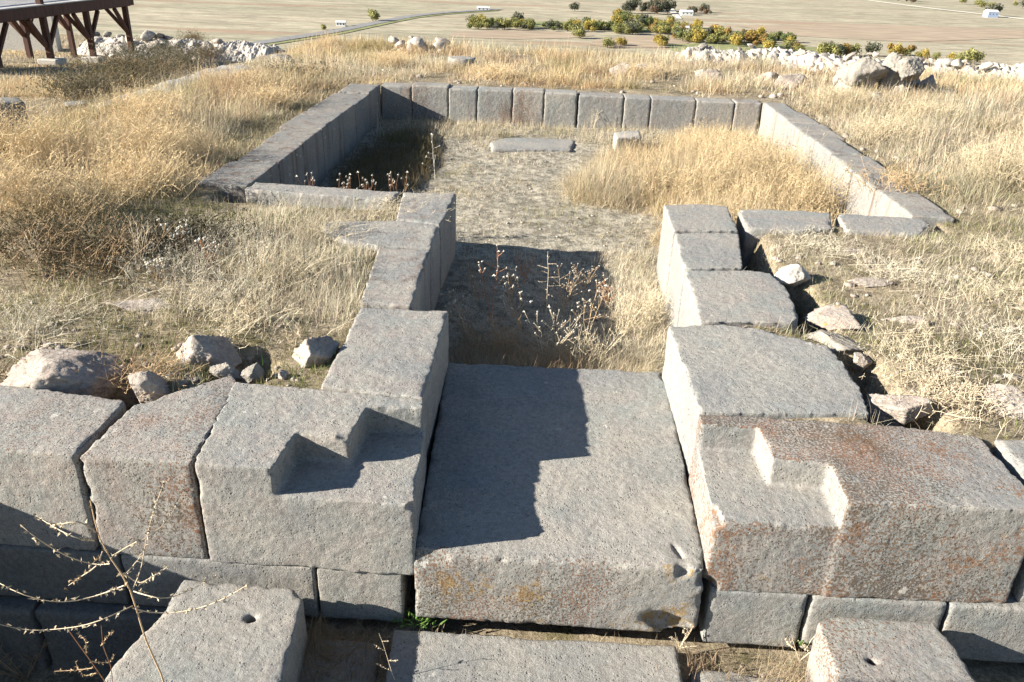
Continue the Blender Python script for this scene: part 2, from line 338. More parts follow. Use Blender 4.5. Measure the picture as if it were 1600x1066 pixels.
block("rough lichened block with a slanting hole, bottom right", W((.875, 2.15), (.94, 2.19), (1.29, 2.185), (1.318, 2.10), (1.375, 1.62), (.86, 1.62), z=-.45), -.80, .009, name="holed_block", cat="stone block", chip=.04, freck=.5, pink=.4, ochre=.2, rust=.2, white=.5, smooth=9,
      cuts=[('cyl', (hr[0], hr[1], -.45), (.018, 0, .16), (.3, .3, 0))])
block("projecting corner block left of the facade, casting the long shadow", W((-3.4, 2.24), (-2.51, 2.24), (-2.51, .55), (-3.4, .55), z=.0), -1.1, .03, chip=.02)

# corridor
block("rough cracked left jamb block behind the greyer one", px((560, 473), (590, 387), (673, 391), (645, 479)), -.47, .011, pink=.6, dark=.35, white=.2, chip=.03, stain=.6)
block("smooth grey jamb block with a long rounded tongue on its left", px((500, 352), (520, 344), (630, 344), (689, 352), (674, 389), (592, 385), (540, 377), (512, 364)), -.47, .011, pink=.15, white=.2, chip=.02, smooth=5, stain=.35)
block("corner jamb block between the corridor and the shaded room", px((628, 300), (714, 302), (690, 351), (618, 342)), -.47, .011, pink=.5, dark=.25, chip=.02, stain=.6)
block("brownish top jamb block at the corridor's right inner corner", px((1036, 320), (1090, 318), (1138, 322), (1156, 361), (1051, 361)), -.58, .011, pink=.5, dark=.3, white=.2, chip=.02)
block("clean square jamb block, second from the room on the right", px((1052, 363), (1156, 364), (1163, 419), (1067, 420)), -.55, .011, pink=.35, white=.25, chip=.02)
block("broken ended jamb block beside the dark gap, right of the corridor", px((1068, 422), (1165, 421), (1205, 426), (1232, 450), (1252, 494), (1240, 506), (1150, 503), (1093, 503)), -.5, .011, pink=.5, dark=.2, white=.4, chip=.035)
# cross walls of the room
block("long low sill block under the dead flower heads, left of the corridor", px((398, 284), (626, 299), (612, 313), (380, 296)), -.47, .014, pink=.4, chip=.02, dark=.2)
block("sill block beside the right jamb, split by a dark crack at its end", px((1152, 325), (1298, 331), (1302, 358), (1250, 362), (1165, 356)), -.5, .012, pink=.5, dark=.35, white=.35, chip=.03)
block("tapering sill block at the end of the white lit wall", px((1306, 333), (1442, 341), (1456, 350), (1440, 366), (1322, 360)), -.5, .012, pink=.5, dark=.3, white=.4, chip=.03)

YF, XL, XR = 10.34, -2.285, 2.414
ys = [5.62, 6.35, 7.02, 7.65, 8.3, 9.0, 9.72, 10.37]
nm = ["nearest the sill, loose topped", "with a grass tuft on it", "with a pale worn top", "in the middle of the row", "beside green grass", "next to the corner block", "in the far dark corner"]
for i in range(7):
    a, b = ys[i], ys[i+1]-.003; ow = -2.66+random.uniform(-.05, .05); zt = random.uniform(-.012, .012)
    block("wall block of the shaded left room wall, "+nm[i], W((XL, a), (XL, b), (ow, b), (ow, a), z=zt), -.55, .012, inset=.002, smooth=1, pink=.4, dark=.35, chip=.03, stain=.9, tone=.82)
fx = [594, 643, 702, 747, 803, 853, 905, 978, 1020, 1090, 1150, 1191]
fz = [.0, .02, .0, .0, .01, .0, -.015, -.02, -.02, -.025, -.02]
fl = ["in the shaded left corner", "crossed by the slanting shadow", "where the shadow ends", "pale and plain, left of centre", "stained dark, with a curling crack at its left", "narrow, with a dark notch beside it", "broad, right of the deep open joint", "narrow, behind the tall dry stalks", "behind the golden grass mound", "with a branching crack", "brown streaked, in the bright right corner"]
for i in range(11):
    X = lambda q: XL+(q-594)/(1191-594)*(XR-XL)
    g = .002 if i != 6 else .016
    a, b = X(fx[i])+g, X(fx[i+1])-.002
    block("far room wall block, "+fl[i], W((a, YF), (b, YF), (b, YF+.28), (a, YF+.28), z=fz[i]), -.50, .011, inset=.001, smooth=1, pink=.4 if i in (4, 8, 10) else .1, stain=.8 if i in (4, 10) else .3, dark=.15, freck=.4, chip=.012, tone=1.0, white=.2)
block("thin footing course under the far room wall, mostly hidden by grass", W((XL, YF-.03), (XR, YF-.03), (XR, YF+.2), (XL, YF+.2), z=-.515), -.8, .03, name="footing_course", cat="stone course", chip=.02)
rb = [10.36, 9.72, 9.05, 8.3, 7.55, 6.95, 6.3, 5.62]
rl = ["at the far corner", "second from the far corner", "with a narrow joint", "widest and palest", "before the rusty one", "with rusty brown streaks", "slanted, nearest the sill blocks"]
for i in range(7):
    a, b = rb[i], rb[i+1]+.003; ow = 2.72+random.uniform(-.04, .1); zt = random.uniform(-.01, .01)
    block("wall block of the sunlit right room wall, "+rl[i], W((XR+random.uniform(-.006, .006), a), (ow, a), (ow, b), (XR+random.uniform(-.006, .006), b), z=zt), -.62, .016, pink=.5, stain=.95 if i == 5 else .5, dark=.1, chip=.02, tone=.93)
# loose slabs in the room
block("long pale slab lying on the room floor before the far wall", px((764, 222), (790, 214), (900, 217), (894, 234), (768, 233), z=-.395), -.55, .016, name="loose_slab", cat="stone slab", pink=.2, chip=.03, smooth=8)
block("small square stone half sunk in golden grass by the far wall", px((958, 206), (1000, 203), (1004, 214), (962, 216), z=-.27), -.55, .016, name="loose_stone", cat="stone", pink=.4, chip=.03, smooth=8, tone=1.25)

# ------------------------------------------------------------------ the lie of the land
TA, TB = at(140, 178, -.1)[:2], at(345, 112, -.1)[:2]; TD = (TB-TA)/np.linalg.norm(TB-TA); TN = np.array([-TD[1], TD[0]])   # ditch edge, normal to the left
CREV = [np.array([at(*q, -.05)[:2] for q in l]) for l in ([(1152, 340), (1172, 395), (1185, 425), (1200, 427)], [(1236, 450), (1258, 490), (1262, 516)], [(1335, 575), (1368, 628), (1392, 655)], [(1405, 655), (1440, 660)], [(0, 598), (-60, 600)], [(180, 610), (205, 628)], [(376, 590), (384, 580)])]
def segd(x, y, pl):
    d = np.full(np.shape(x), 9e9)
    for a, b in zip(pl[:-1], pl[1:]):
        e = b-a; t = np.clip(((x-a[0])*e[0]+(y-a[1])*e[1])/(e@e), 0, 1); d = np.minimum(d, np.hypot(x-a[0]-t*e[0], y-a[1]-t*e[1]))
    return d
RIMX = np.array([-60, -30, -18, -12, -8, -5.6, -4.2, -1.5, .2, 2, 4.8, 7.5, 12, 25, 60]); RIMY = np.array([44, 42, 40, 37, 30, 18.5, 15.6, 15.4, 15.0, 15.2, 15.6, 14.8, 14, 13, 10])
def inner(x, y):
    m = np.zeros(np.shape(x))
    r = lambda x0, x1, y0, y1: (sstep(x0-.06, x0+.02, x)*(1-sstep(x1-.02, x1+.06, x))*sstep(y0-.06, y0+.02, y)*(1-sstep(y1-.02, y1+.06, y)))
    m = np.maximum(m, r(XL-.12, XR+.12, 5.42, YF+.1)); m = np.maximum(m, r(-.90, .84, 3.4, 5.8)); m = np.maximum(m, r(-.66, .6, 2.4, 3.7)); return m
def ditch(x, y):
    s = (x-TA[0])*TN[0]+(y-TA[1])*TN[1]; t = (x-TA[0])*TD[0]+(y-TA[1])*TD[1]
    return s, t
def H(x, y, detail=True):
    x = np.asarray(x, float); y = np.asarray(y, float)
    z = np.full(x.shape, -.035)
    if detail: z = z+(v2n(x, y, .9, 5, 3)-.5)*.10+(v2n(x, y, 5, 8, 3)-.5)*.035
    s, t = ditch(x, y)
    near = sstep(13.5, 16, y)
    wl = sstep(.05, .8, s)*(1-near)+near*sstep(-.5, 3.5, s)
    z = z-wl*(.62+np.clip(y-9, -3, 25)*.092)
    z = z-sstep(.0, .55, s)*(1-sstep(1.5, 2.6, s))*.75*(1-sstep(15, 18, y))*sstep(3, 6, y)
    # plateau swells a little towards its rim on the right
    z = z-.022*np.clip(y-11.5, 0, 5)*(x > -6)
    lowfront = 1-sstep(2.50, 2.58, y); fz = np.where(x < -1.36, -.97, -.70)
    z = z*(1-lowfront)+fz*lowfront
    inn = inner(x, y); fl = -.455-.05*sstep(-.7, .4, x)*(1-sstep(5.5, 6.5, y))+.05*sstep(8.2, 10, y)
    if detail: fl = fl+(v2n(x, y, 3, 31, 4)-.5)*.05+(v2n(x, y, 14, 33, 3)-.5)*.03
    fl = np.where(y < 3.56, -.70, fl)
    z = z*(1-inn)+fl*inn
    for c in CREV: z = z-.42*np.exp(-(segd(x, y, c)/.07)**2)*(y < 8)
    # beyond the rim the hill falls to the plain
    d = y-np.interp(x, RIMX, RIMY)
    drop = np.where(d > 0, -.50*d*sstep(-.5, 3, d), 0)
    side = np.maximum(np.abs(x)-55, 0); drop = np.minimum(drop, -.42*side*(side > 0))
    if detail: drop = drop*(1+.25*(v2n(x, y, .05, 3, 3)-.5))
    zz = z+drop; fall = -65+2.0*np.exp(np.clip((zz+65)/2.0-3, -50, 3))*0
    return np.maximum(zz, -65-0*fall)
# footprints raster (2 cm) keeps the blades off the stones
R0X, R0Y, RS, RN, RM = -6.0, 1.0, .02, 640, 780
RAST = np.zeros((RM, RN), bool); cx_, cy_ = np.meshgrid(R0X+(np.arange(RN)+.5)*RS, R0Y+(np.arange(RM)+.5)*RS)
def stamp(P):
    ins = np.zeros(cx_.shape, bool); j = len(P)-1
    for i in range(len(P)):
        (xi, yi), (xj, yj) = P[i], P[j]
        c = ((yi > cy_) != (yj > cy_)) & (cx_ < (xj-xi)*(cy_-yi)/(yj-yi+1e-12)+xi); ins ^= c; j = i
    RAST[:] |= ins
for P in FOOT: stamp(P)
def on_stone(x, y):
    i = ((x-R0X)/RS).astype(int); j = ((y-R0Y)/RS).astype(int); ok = (i >= 0) & (i < RN) & (j >= 0) & (j < RM)
    r = np.zeros(x.shape, bool); r[ok] = RAST[j[ok], i[ok]]; return r

def spread_axis(lo, hi, dense_lo, dense_hi, step, grow):
    a = list(np.arange(dense_lo, dense_hi, step)); s = step; v = a[-1]
    while v < hi: s *= grow; v += s; a.append(v)
    s = step; v = a[0]; b = []
    while v > lo: s *= grow; v -= s; b.append(v)
    return np.array(b[::-1]+a)
gx = spread_axis(-3500, 3500, -3.6, 3.6, .035, 1.045); gy = spread_axis(-60, 4200, 1.2, 12, .035, 1.03)
GX, GY = np.meshgrid(gx, gy); GZ = H(GX, GY)
under = on_stone(GX, GY)
for ox, oy in ((.05, 0), (-.05, 0), (0, .05), (0, -.05)): under &= on_stone(GX+ox, GY+oy)
GZ = np.where(under & (GY < 5.3), np.minimum(GZ, -.34), GZ)
nx, ny = len(gx), len(gy); idx = np.arange(nx*ny).reshape(ny, nx)
Q = np.stack([idx[:-1, :-1], idx[:-1, 1:], idx[1:, 1:], idx[1:, :-1]], -1).reshape(-1, 4)
gm = npmesh("ground", np.stack([GX, GY, GZ], -1).reshape(-1, 3), None, Q, smooth=True)
a = gm.attributes.new("inner", 'FLOAT', 'POINT'); a.data.foreach_set("value", inner(GX, GY).ravel().astype(np.float32))
tag(link("ground", gm, M['ground']), kind='structure')
def Hs(x, y): return H(np.atleast_1d(x), np.atleast_1d(y))

# ------------------------------------------------------------------ rocks
def rock_mesh(name, sx, sy, sz, seed, mat, sub=4, cuts=17, jag=.13, flat=0.0):
    rg = np.random.default_rng(seed); bm = bmesh.new(); bmesh.ops.create_icosphere(bm, subdivisions=sub, radius=1)
    me = D.meshes.new(name); bm.to_mesh(me); bm.free(); V = co(me); U = V/np.linalg.norm(V, axis=1)[:, None]
    n = rg.normal(size=(cuts, 3)); n /= np.linalg.norm(n, axis=1)[:, None]; d = rg.uniform(.48, .82, cuts)
    if flat: n[0] = (0, 0, 1); d[0] = flat
    q = U@n.T; r = np.where(q > 1e-3, d/np.maximum(q, 1e-3), 9).min(1); r = np.minimum(r, 1.12)
    V = U*r[:, None]; V *= 1.12*(1+.5*jag*(fbm(U+seed*2.3, 2.2, 1, 4, .6)-.5)*2+1.5*jag*(np.abs(fbm(U+seed, 6, 4, 4, .6)-.5)*2-.3))[:, None]
    setco(me, V*np.array([sx, sy, sz])); me.polygons.foreach_set("use_smooth", np.ones(len(me.polygons), bool)); me.materials.append(M[mat]); return me
def rock(label, u, v, z, size, seed, mat='pale', rot=0, cat="rock", name="rock", sink=.3, sub=5, ochre=0., group=None, tilt=0, cuts=11, flat=0):
    p = at(u, v, z); o = link(name, rock_mesh(name, *size, seed, mat, sub, cuts+5, .13, flat), None)
    o.location = (p[0], p[1], z+size[2]*(.5-1.25*sink)); o.rotation_euler = (tilt, 0, rot); tag(o, label, cat, group, ochre=ochre)
    if size[0] < 1:
        th = np.linspace(0, 2*math.pi, 12, endpoint=False); c_, s_ = math.cos(rot), math.sin(rot)
        stamp([(p[0]+.78*(size[0]*math.cos(t)*c_-size[1]*math.sin(t)*s_), p[1]+.78*(size[0]*math.cos(t)*s_+size[1]*math.sin(t)*c_)) for t in th])
    return o
rock("large pinkish limestone rock behind the far left facade block", 95, 588, -.03, (.31, .20, .13), 3, ochre=.6, rot=-.05, sink=.5)
rock("rough pinkish rock with pits between straw and the wedge block", 322, 556, -.03, (.17, .14, .13), 8, rot=.3, sink=.48)
rock("small pale rock wedged between two facade blocks at left", 235, 612, -.03, (.095, .07, .07), 12, rot=.4, ochre=.5)
rock("upright pinkish rock beside the left jamb block and green tuft", 487, 560, -.03, (.10, .12, .13), 17, rot=-.3, sink=.46)
rock("grey rubble stone at the back of the notched block", 400, 588, -.03, (.055, .04, .05), 21, 'grey', rot=.2)
rock("dark small stone lying behind the crack of the wedge block", 352, 583, -.02, (.07, .045, .05), 22, 'grey', rot=.1)
rock("tiny pale stone near the back corner of the notched block", 442, 588, -.03, (.03, .025, .03), 25)
rock("flat pale stone flush in the grass, left field", 235, 482, -.05, (.22, .10, .05), 31, flat=.6, sink=.3)
rock("bluish white rock at the edge of the dark gap, right side", 1240, 433, -.03, (.14, .09, .075), 41, 'white', rot=-.2)
rock("pale flat rock with orange lichen tip beside the dark gap", 1310, 503, -.03, (.17, .10, .06), 43, ochre=1.3, rot=-.25)
rock("grey wedge shaped rock filling the gap behind the long jamb block", 1295, 540, -.05, (.15, .10, .07), 47, 'grey', rot=-.5)
rock("pinkish rock behind the dark hole at the right front block", 1408, 636, -.04, (.16, .12, .07), 49, rot=-.3, sink=.4)
rock("whitish rock at the right edge above the facade crack", 1582, 640, -.03, (.12, .10, .09), 53, rot=.3, sink=.4)
rock("shaded stone deep in the gap by the right jamb", 1190, 418, -.22, (.08, .07, .07), 54, 'grey')
for q in [(1355, 443, .13, .055, "pale flat stone flush in the right field, farthest of a loose row"), (1420, 505, .10, .05, "pale flat stone flush in the right field, middle of a loose row"), (1330, 398, .10, .05, "small pale stone scatter near the right sill block"), (1345, 565, .05, .04, "small whitish stone in straw beside the long jamb block"), (1480, 585, .05, .04, "small whitish stone lost in the straw at right")]:
    rock(q[4], q[0], q[1], -.045, (q[2], q[3], .045), int(q[0]), flat=.6, sink=.3, name="flat_stone", cat="stone")
# the low stone kerb along the ditch
kp = [(140, 178), (192, 161), (240, 146), (290, 128), (345, 112)]
for i in range(4):
    a, b = at(*kp[i], -.08), at(*kp[i+1], -.08); t = (b-a)/np.linalg.norm(b-a); nrm = np.array([t[1], -t[0], 0])
    a2, b2 = a+t*.02, b-t*.02; k = .48+.1*(i % 2)
    l = ["nearest", "second nearest", "third nearest", "farthest"][i]
    FOOT.clear(); a, b = a+np.array([0, 0, .10]), b+np.array([0, 0, .10]); t[2] = 0; a2[2] += .10; b2[2] += .10; block("pale kerb stone along the scrubby ditch, %s of four" % l, [tuple(a2), tuple(b2), tuple(b2+nrm*k), tuple(a2+nrm*k)], -.75, .03, name="kerb_stone", cat="kerb stone", pink=.5, tone=1.15, chip=.06, smooth=8, wave=.03)
    [stamp(P) for P in FOOT]
FOOT.clear()
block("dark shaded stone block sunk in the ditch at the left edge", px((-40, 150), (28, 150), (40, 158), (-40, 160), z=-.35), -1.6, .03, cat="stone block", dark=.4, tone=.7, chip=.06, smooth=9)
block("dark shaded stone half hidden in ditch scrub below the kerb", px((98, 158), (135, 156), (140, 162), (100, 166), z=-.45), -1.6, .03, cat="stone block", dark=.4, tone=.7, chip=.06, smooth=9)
# stones beyond the room
o = carve("column_base", [([tuple(at(722, 103, -.02)+np.array([.215*math.cos(t), .215*math.sin(t), .12])) for t in np.linspace(0, 2*math.pi, 16, endpoint=False)], -.2, 0)], .025, seed=77, chip=.04)
tag(o, "round column base stone standing alone in dry grass beyond the room", "column base", pink=.4, rust=.0, white=.2, ochre=0., dark=.2, tone=1.05, stain=.3)
rock("boulder with a dark hollow beyond the room, left of a pair", 972, 116, -.05, (.22, .17, .17), 61, rot=.2)
rock("boulder beyond the room, right of a pair", 1020, 117, -.05, (.26, .18, .17), 62, rot=-.2)
rock("low dark stone in golden grass, far left of the column base", 438, 96, -.05, (.22, .14, .14), 63, 'grey')
rock("pale pointed stone half in grass, left of the boulder heap", 1108, 124, -.05, (.24, .17, .16), 64)
rock("pinkish squat stone next to the pale block before the heap", 1197, 127, -.05, (.22, .15, .15), 65)
rock("smooth pale block lying before the boulder heap", 1238, 135, -.05, (.26, .17, .15), 66)
hp = [(1352, 112, .24, .30, .24, .28, "grey boulder with dark hollow, left summit of the boulder heap"), (1392, 116, .20, .30, .22, .30, "grey bulging boulder in the middle of the heap"), (1418, 106, .34, .26, .2, .16, "grey slab boulder tilted on the heap's right top"),
      (1330, 140, .0, .34, .2, .22, "long pale boulder at the left foot of the heap"), (1392, 143, .0, .28, .2, .17, "pale boulder at the front foot of the heap"), (1420, 130, .05, .18, .16, .16, "small white boulder between dark gaps of the heap"),
      (1447, 141, .0, .17, .16, .2, "leaning pinkish stone right of the heap"), (1470, 152, -.03, .26, .18, .16, "low grey boulder, rightmost of the heap"), (1366, 152, .0, .12, .10, .14, "brown stump like stone before the heap"), (1312, 128, .02, .16, .12, .16, "small pale stone at the heap's left end")]
for i, q in enumerate(hp):
    rock(q[6], q[0], q[1]+6, q[2]-.03, q[3:6], 70+i, 'grey' if i in (0, 1, 2, 7, 8) else 'pale', rot=i*.7, name="boulder", cat="boulder", sink=.25, tilt=.5 if i == 2 else 0)

# small stones and crumbs lying in the soil
def pebbles(name, spots, label, mat, seed):
    rg = np.random.default_rng(seed); V, T = [], []; o = 0
    b = bmesh.new(); bmesh.ops.create_icosphere(b, subdivisions=1, radius=1); S = np.array([v.co[:] for v in b.verts]); Fc = np.array([[v.index for v in f.verts] for f in b.faces]); b.free()
    for x0, x1, y0, y1, n, r in spots:
        for _ in range(n):
            x, y = rg.uniform(x0, x1), rg.uniform(y0, y1)
            if on_stone(np.array([x]), np.array([y]))[0]: continue
            s = r*rg.uniform(.4, 1.6)*np.array([1, rg.uniform(.6, 1), rg.uniform(.4, .8)]); a = rg.uniform(0, 6.3); q = S*(1+rg.normal(0, .22, (len(S), 1)))*s
            q = np.c_[q[:, 0]*math.cos(a)-q[:, 1]*math.sin(a), q[:, 0]*math.sin(a)+q[:, 1]*math.cos(a), q[:, 2]]; V.append(q+np.array([x, y, float(Hs(x, y)[0])+s[2]*.2])); T.append(Fc+o); o += len(S)
    ob = link(name, npmesh(name, np.concatenate(V), np.concatenate(T)), M[mat]); tag(ob, label, "stones", None, 'stuff', ochre=0.)
pebbles("small_stones", [(-3.2, -.95, 2.62, 3.2, 130, .017), (-3.4, -1.2, 2.7, 4.2, 90, .018), (.9, 3.4, 2.75, 4.8, 170, .02), (-.7, .7, 3.8, 5.8, 90, .008), (-2.2, 1.0, 5.8, 9.8, 170, .012), (-.9, .85, 2.05, 2.17, 40, .010), (2.6, 3.4, 5.8, 9, 40, .03), (-3, 3.5, 10.8, 13, 60, .04)], "small pale stones and crumbs scattered in the soil", 'pale', 5)
# rubble banks: loose white rocks piled along the rim
protos = {m: [rock_mesh("rubble_rock", 1, .8, .7, 200+i*3, m, 3, 9, .2) for i in range(6)] for m in ('white', 'pale', 'grey')}
def heap(path, n, depth, size, label, group, hgt, seed, mats=('white', 'white', 'white', 'pale', 'grey')):
    rg = random.Random(seed); P = [np.array(p) for p in path]; L = [0]
    for a, b in zip(P[:-1], P[1:]): L.append(L[-1]+np.linalg.norm((b-a)[:2]))
    for i in range(n):
        s = rg.uniform(0, L[-1]); k = max(j for j in range(len(P)-1) if L[j] <= s); f = (s-L[k])/(L[k+1]-L[k]); c = P[k]*(1-f)+P[k+1]*f
        off = rg.gauss(0, .5); e = max(0, 1-abs(off))
        x, y = c[0]+rg.uniform(-.1, .1), c[1]+off*depth; r = size*rg.choice((.5, .6, .8, 1, 1.3))*rg.uniform(.7, 1.15)
        ends = min(1, 4*min(s, L[-1]-s)/L[-1]+.35)
        z = float(Hs(x, y)[0])+rg.uniform(0.1, .9)*hgt*e*ends
        o = D.objects.new("rubble_rock", rg.choice(protos[rg.choice(mats)])); C.objects.link(o)
        o.location = (x, y, z); o.scale = (r, r*rg.uniform(.7, 1.1), r*rg.uniform(.45, .85)); o.rotation_euler = (rg.uniform(-.5, .5), rg.uniform(-.5, .5), rg.uniform(0, 6.3))
        tag(o, label, "rock", group, ochre=0.)
def bank(name, path, width, hgt, seed):      # the mass of small stones below the single rocks
    P = np.array(path, float); S = np.linspace(0, len(P)-1, 420); T = np.linspace(-1, 1, 48)
    cx = np.interp(S, range(len(P)), P[:, 0]); cy = np.interp(S, range(len(P)), P[:, 1]); X = cx[:, None]+T*0; Y = cy[:, None]+T*width
    e = np.clip(1-T**2, 0, 1)*np.minimum(1, np.minimum(S, S[-1]-S)[:, None]/.35)
    Z = H(X, Y, False)-.1+hgt*e*(.6+.6*v2n(X, Y, 1.6, seed, 3))+.20*(v2n(X, Y, 5, seed+4, 4)-.5)*(e > .02)+.12*(v2n(X, Y, 19, seed+9, 2)-.5)*(e > .02)
    idx = np.arange(X.size).reshape(X.shape); Qd = np.stack([idx[:-1, :-1], idx[1:, :-1], idx[1:, 1:], idx[:-1, 1:]], -1).reshape(-1, 4)
    o = link(name, npmesh(name, np.stack([X, Y, Z], -1).reshape(-1, 3), None, Qd), M['white']); tag(o, kind='stuff', ochre=0.)
    o['label'] = {"a": "loose white rubble piled along the rim at right", "b": "loose pale rubble mound behind the wooden platform"}[seed_label[name]]; o['category'] = "rubble"
seed_label = {"rim_rubble": "a", "mound_rubble": "b"}
pr = [tuple(at(*q, -.1)) for q in [(1045, 93), (1120, 94), (1200, 96), (1290, 107), (1380, 114), (1460, 117), (1540, 122), (1640, 130)]]
bank("rim_rubble", pr, .9, .33, 5)
heap(pr, 150, .6, .10, "white limestone rock in the rubble bank along the right rim", "white rubble rocks along the right rim", .38, 1)
pl = [tuple(at(*q, -2.3)) for q in [(120, 52), (200, 60), (280, 62), (340, 64), (400, 66), (440, 68)]]
bank("mound_rubble", pl, 1.6, .75, 9)
heap(pl, 100, 1.2, .32, "pale rock in the rubble mound behind the wooden platform", "pale rubble rocks behind the platform", .95, 2, ('white', 'pale', 'grey'))
pc = [(-3.15, 15.3, 0), (-2.6, 15.1, 0), (-1.95, 15.0, 0)]
heap(pc, 40, .35, .12, "white rock in the small heap at the rim's centre", "white rocks of the small central heap", .26, 3, ('white', 'white', 'pale'))

# ------------------------------------------------------------------ grass
def blades(P, L, wd, lean, curve, col, K=3, seed=0, az=None, azspread=None, colvar=.22, tipcol=None):
    rg = np.random.default_rng(seed); n = len(P); L = np.broadcast_to(L, n)*rg.uniform(.55, 1.25, n)
    phi = rg.uniform(0, 2*np.pi, n)
    th = lean*1.9*rg.uniform(0, 1, n)**1.2; cv = rg.normal(curve, abs(curve)*.9+.2, n)
    w_ = .55*np.sin(P[:, 0]*2.1+3*np.sin(P[:, 1]*1.3))+.35; phi = np.where(rg.uniform(0, 1, n) < .35, w_*2+rg.normal(0, .5, n), phi)
    phi = phi if az is None else az+rg.normal(0, azspread, n)
    loose = rg.uniform(0, 1, n) < .12; th = np.where(loose, rg.uniform(.9, 1.5, n), th); L = np.where(loose, L*1.25, L); side = phi+np.pi/2+rg.normal(0, .6, n)
    sv = np.stack([np.cos(side), np.sin(side), np.zeros(n)], -1); wv = np.broadcast_to(wd, n)*rg.uniform(.6, 1.3, n)
    pts = [P]; c = P
    for k in range(K):
        t = th+cv*(k/K); ph = phi+rg.normal(0, .25, n)*k/K
        c = c+np.stack([np.sin(t)*np.cos(ph), np.sin(t)*np.sin(ph), np.cos(t)], -1)*(L/K)[:, None]; pts.append(c)
    V = []
    for k in range(K): h = (wv*.5*(1-.75*k/K))[:, None]; V += [pts[k]-sv*h, pts[k]+sv*h]
    V.append(pts[K]); V = np.stack(V, 1); m = 2*K+1; base = np.arange(n)[:, None]*m
    Qs = [base+np.array([2*k, 2*k+1, 2*k+3, 2*k+2]) for k in range(K-1)]
    T = base+np.array([2*K-2, 2*K-1, 2*K])
    cc = np.clip(col*(1+rg.normal(0, colvar, (n, 1)))*(1+rg.normal(0, .05, (n, 3))), .01, .9)
    return V.reshape(-1, 3), T, np.concatenate(Qs) if Qs else np.zeros((0, 4), int), np.repeat(cc, m, 0)
def gather(name, parts, label, mat='grass', cat="grass"):
    V, T, Qd, Cc = [], [], [], []; o = 0
    for v, t, q, c in parts: V.append(v); T.append(t+o); Qd.append(q+o); Cc.append(c); o += len(v)
    ob = link(name, npmesh(name, np.concatenate(V), np.concatenate(T), np.concatenate(Qd), np.concatenate(Cc)), M[mat])
    return tag(ob, label, cat, None, 'stuff')
def onground(x, y, sink=.01): return np.stack([x, y, H(x, y)-sink], -1)
GOLD = np.array([.555, .435, .262]); STRAW = np.array([.56, .485, .345]); PALE = np.array([.58, .53, .41]); GREEN = np.array([.15, .17, .055]); OLIVE = np.array([.24, .215, .10]); BROWN = np.array([.24, .15, .08]); GREYT = np.array([.36, .31, .23])
def cand(n, x0, x1, y0, y1, seed, pw=1.0):     # more plants per square metre close to the camera
    rg = np.random.default_rng(seed); q = rg.uniform(0, 1, n)
    y = np.exp(np.log(y0)+q*(np.log(y1)-np.log(y0))) if pw else y0+q*(y1-y0)
    x = rg.uniform(x0, x1, n); return x, y, rg
def keep(x, y, inn=False):
    k = ~on_stone(x, y)
    if not inn: k &= inner(x, y) < .05
    k &= y > 2.5
    for c in CREV: k &= segd(x, y, c) > .07
    k &= y < np.interp(x, RIMX, RIMY)+.8
    return k
def proj(x, y, z):
    v = np.stack([x, y, z], -1)-CP; zc = v@fw; return 800+F*(v@rt)/zc, 533+F*(v@dn)/zc
def inview(x, y, pad=80):
    u, v = proj(x, y, np.full(x.shape, -.05)); return (u > -pad-60) & (u < 1600+pad) & (v < 1200)
def grow(n, box, dens, seed, inn=False, pw=1.0):
    x, y, rg = cand(n, *box, seed, pw); k = inview(x, y); x, y = x[k], y[k]
    k = keep(x, y, inn); x, y = x[k], y[k]
    k = rg.uniform(0, 1, len(x)) < dens(x, y); return x[k], y[k], rg
TUFT = {}
def clump(x, y, per, rad, rg):
    n = len(x); return (np.repeat(x, per)+rg.normal(0, rad, n*per)), (np.repeat(y, per)+rg.normal(0, rad, n*per))
def fountain(x, y, per, rad, rg):
    X, Y = clump(x, y, per, rad, rg); return X, Y, np.arctan2(Y-np.repeat(y, per), X-np.repeat(x, per))
def mixc(a, b, t): return a*(1-t[:, None])+b*t[:, None]
def dscale(y): return np.clip(y/6, .55, 5)

tall, short, green = [], [], []
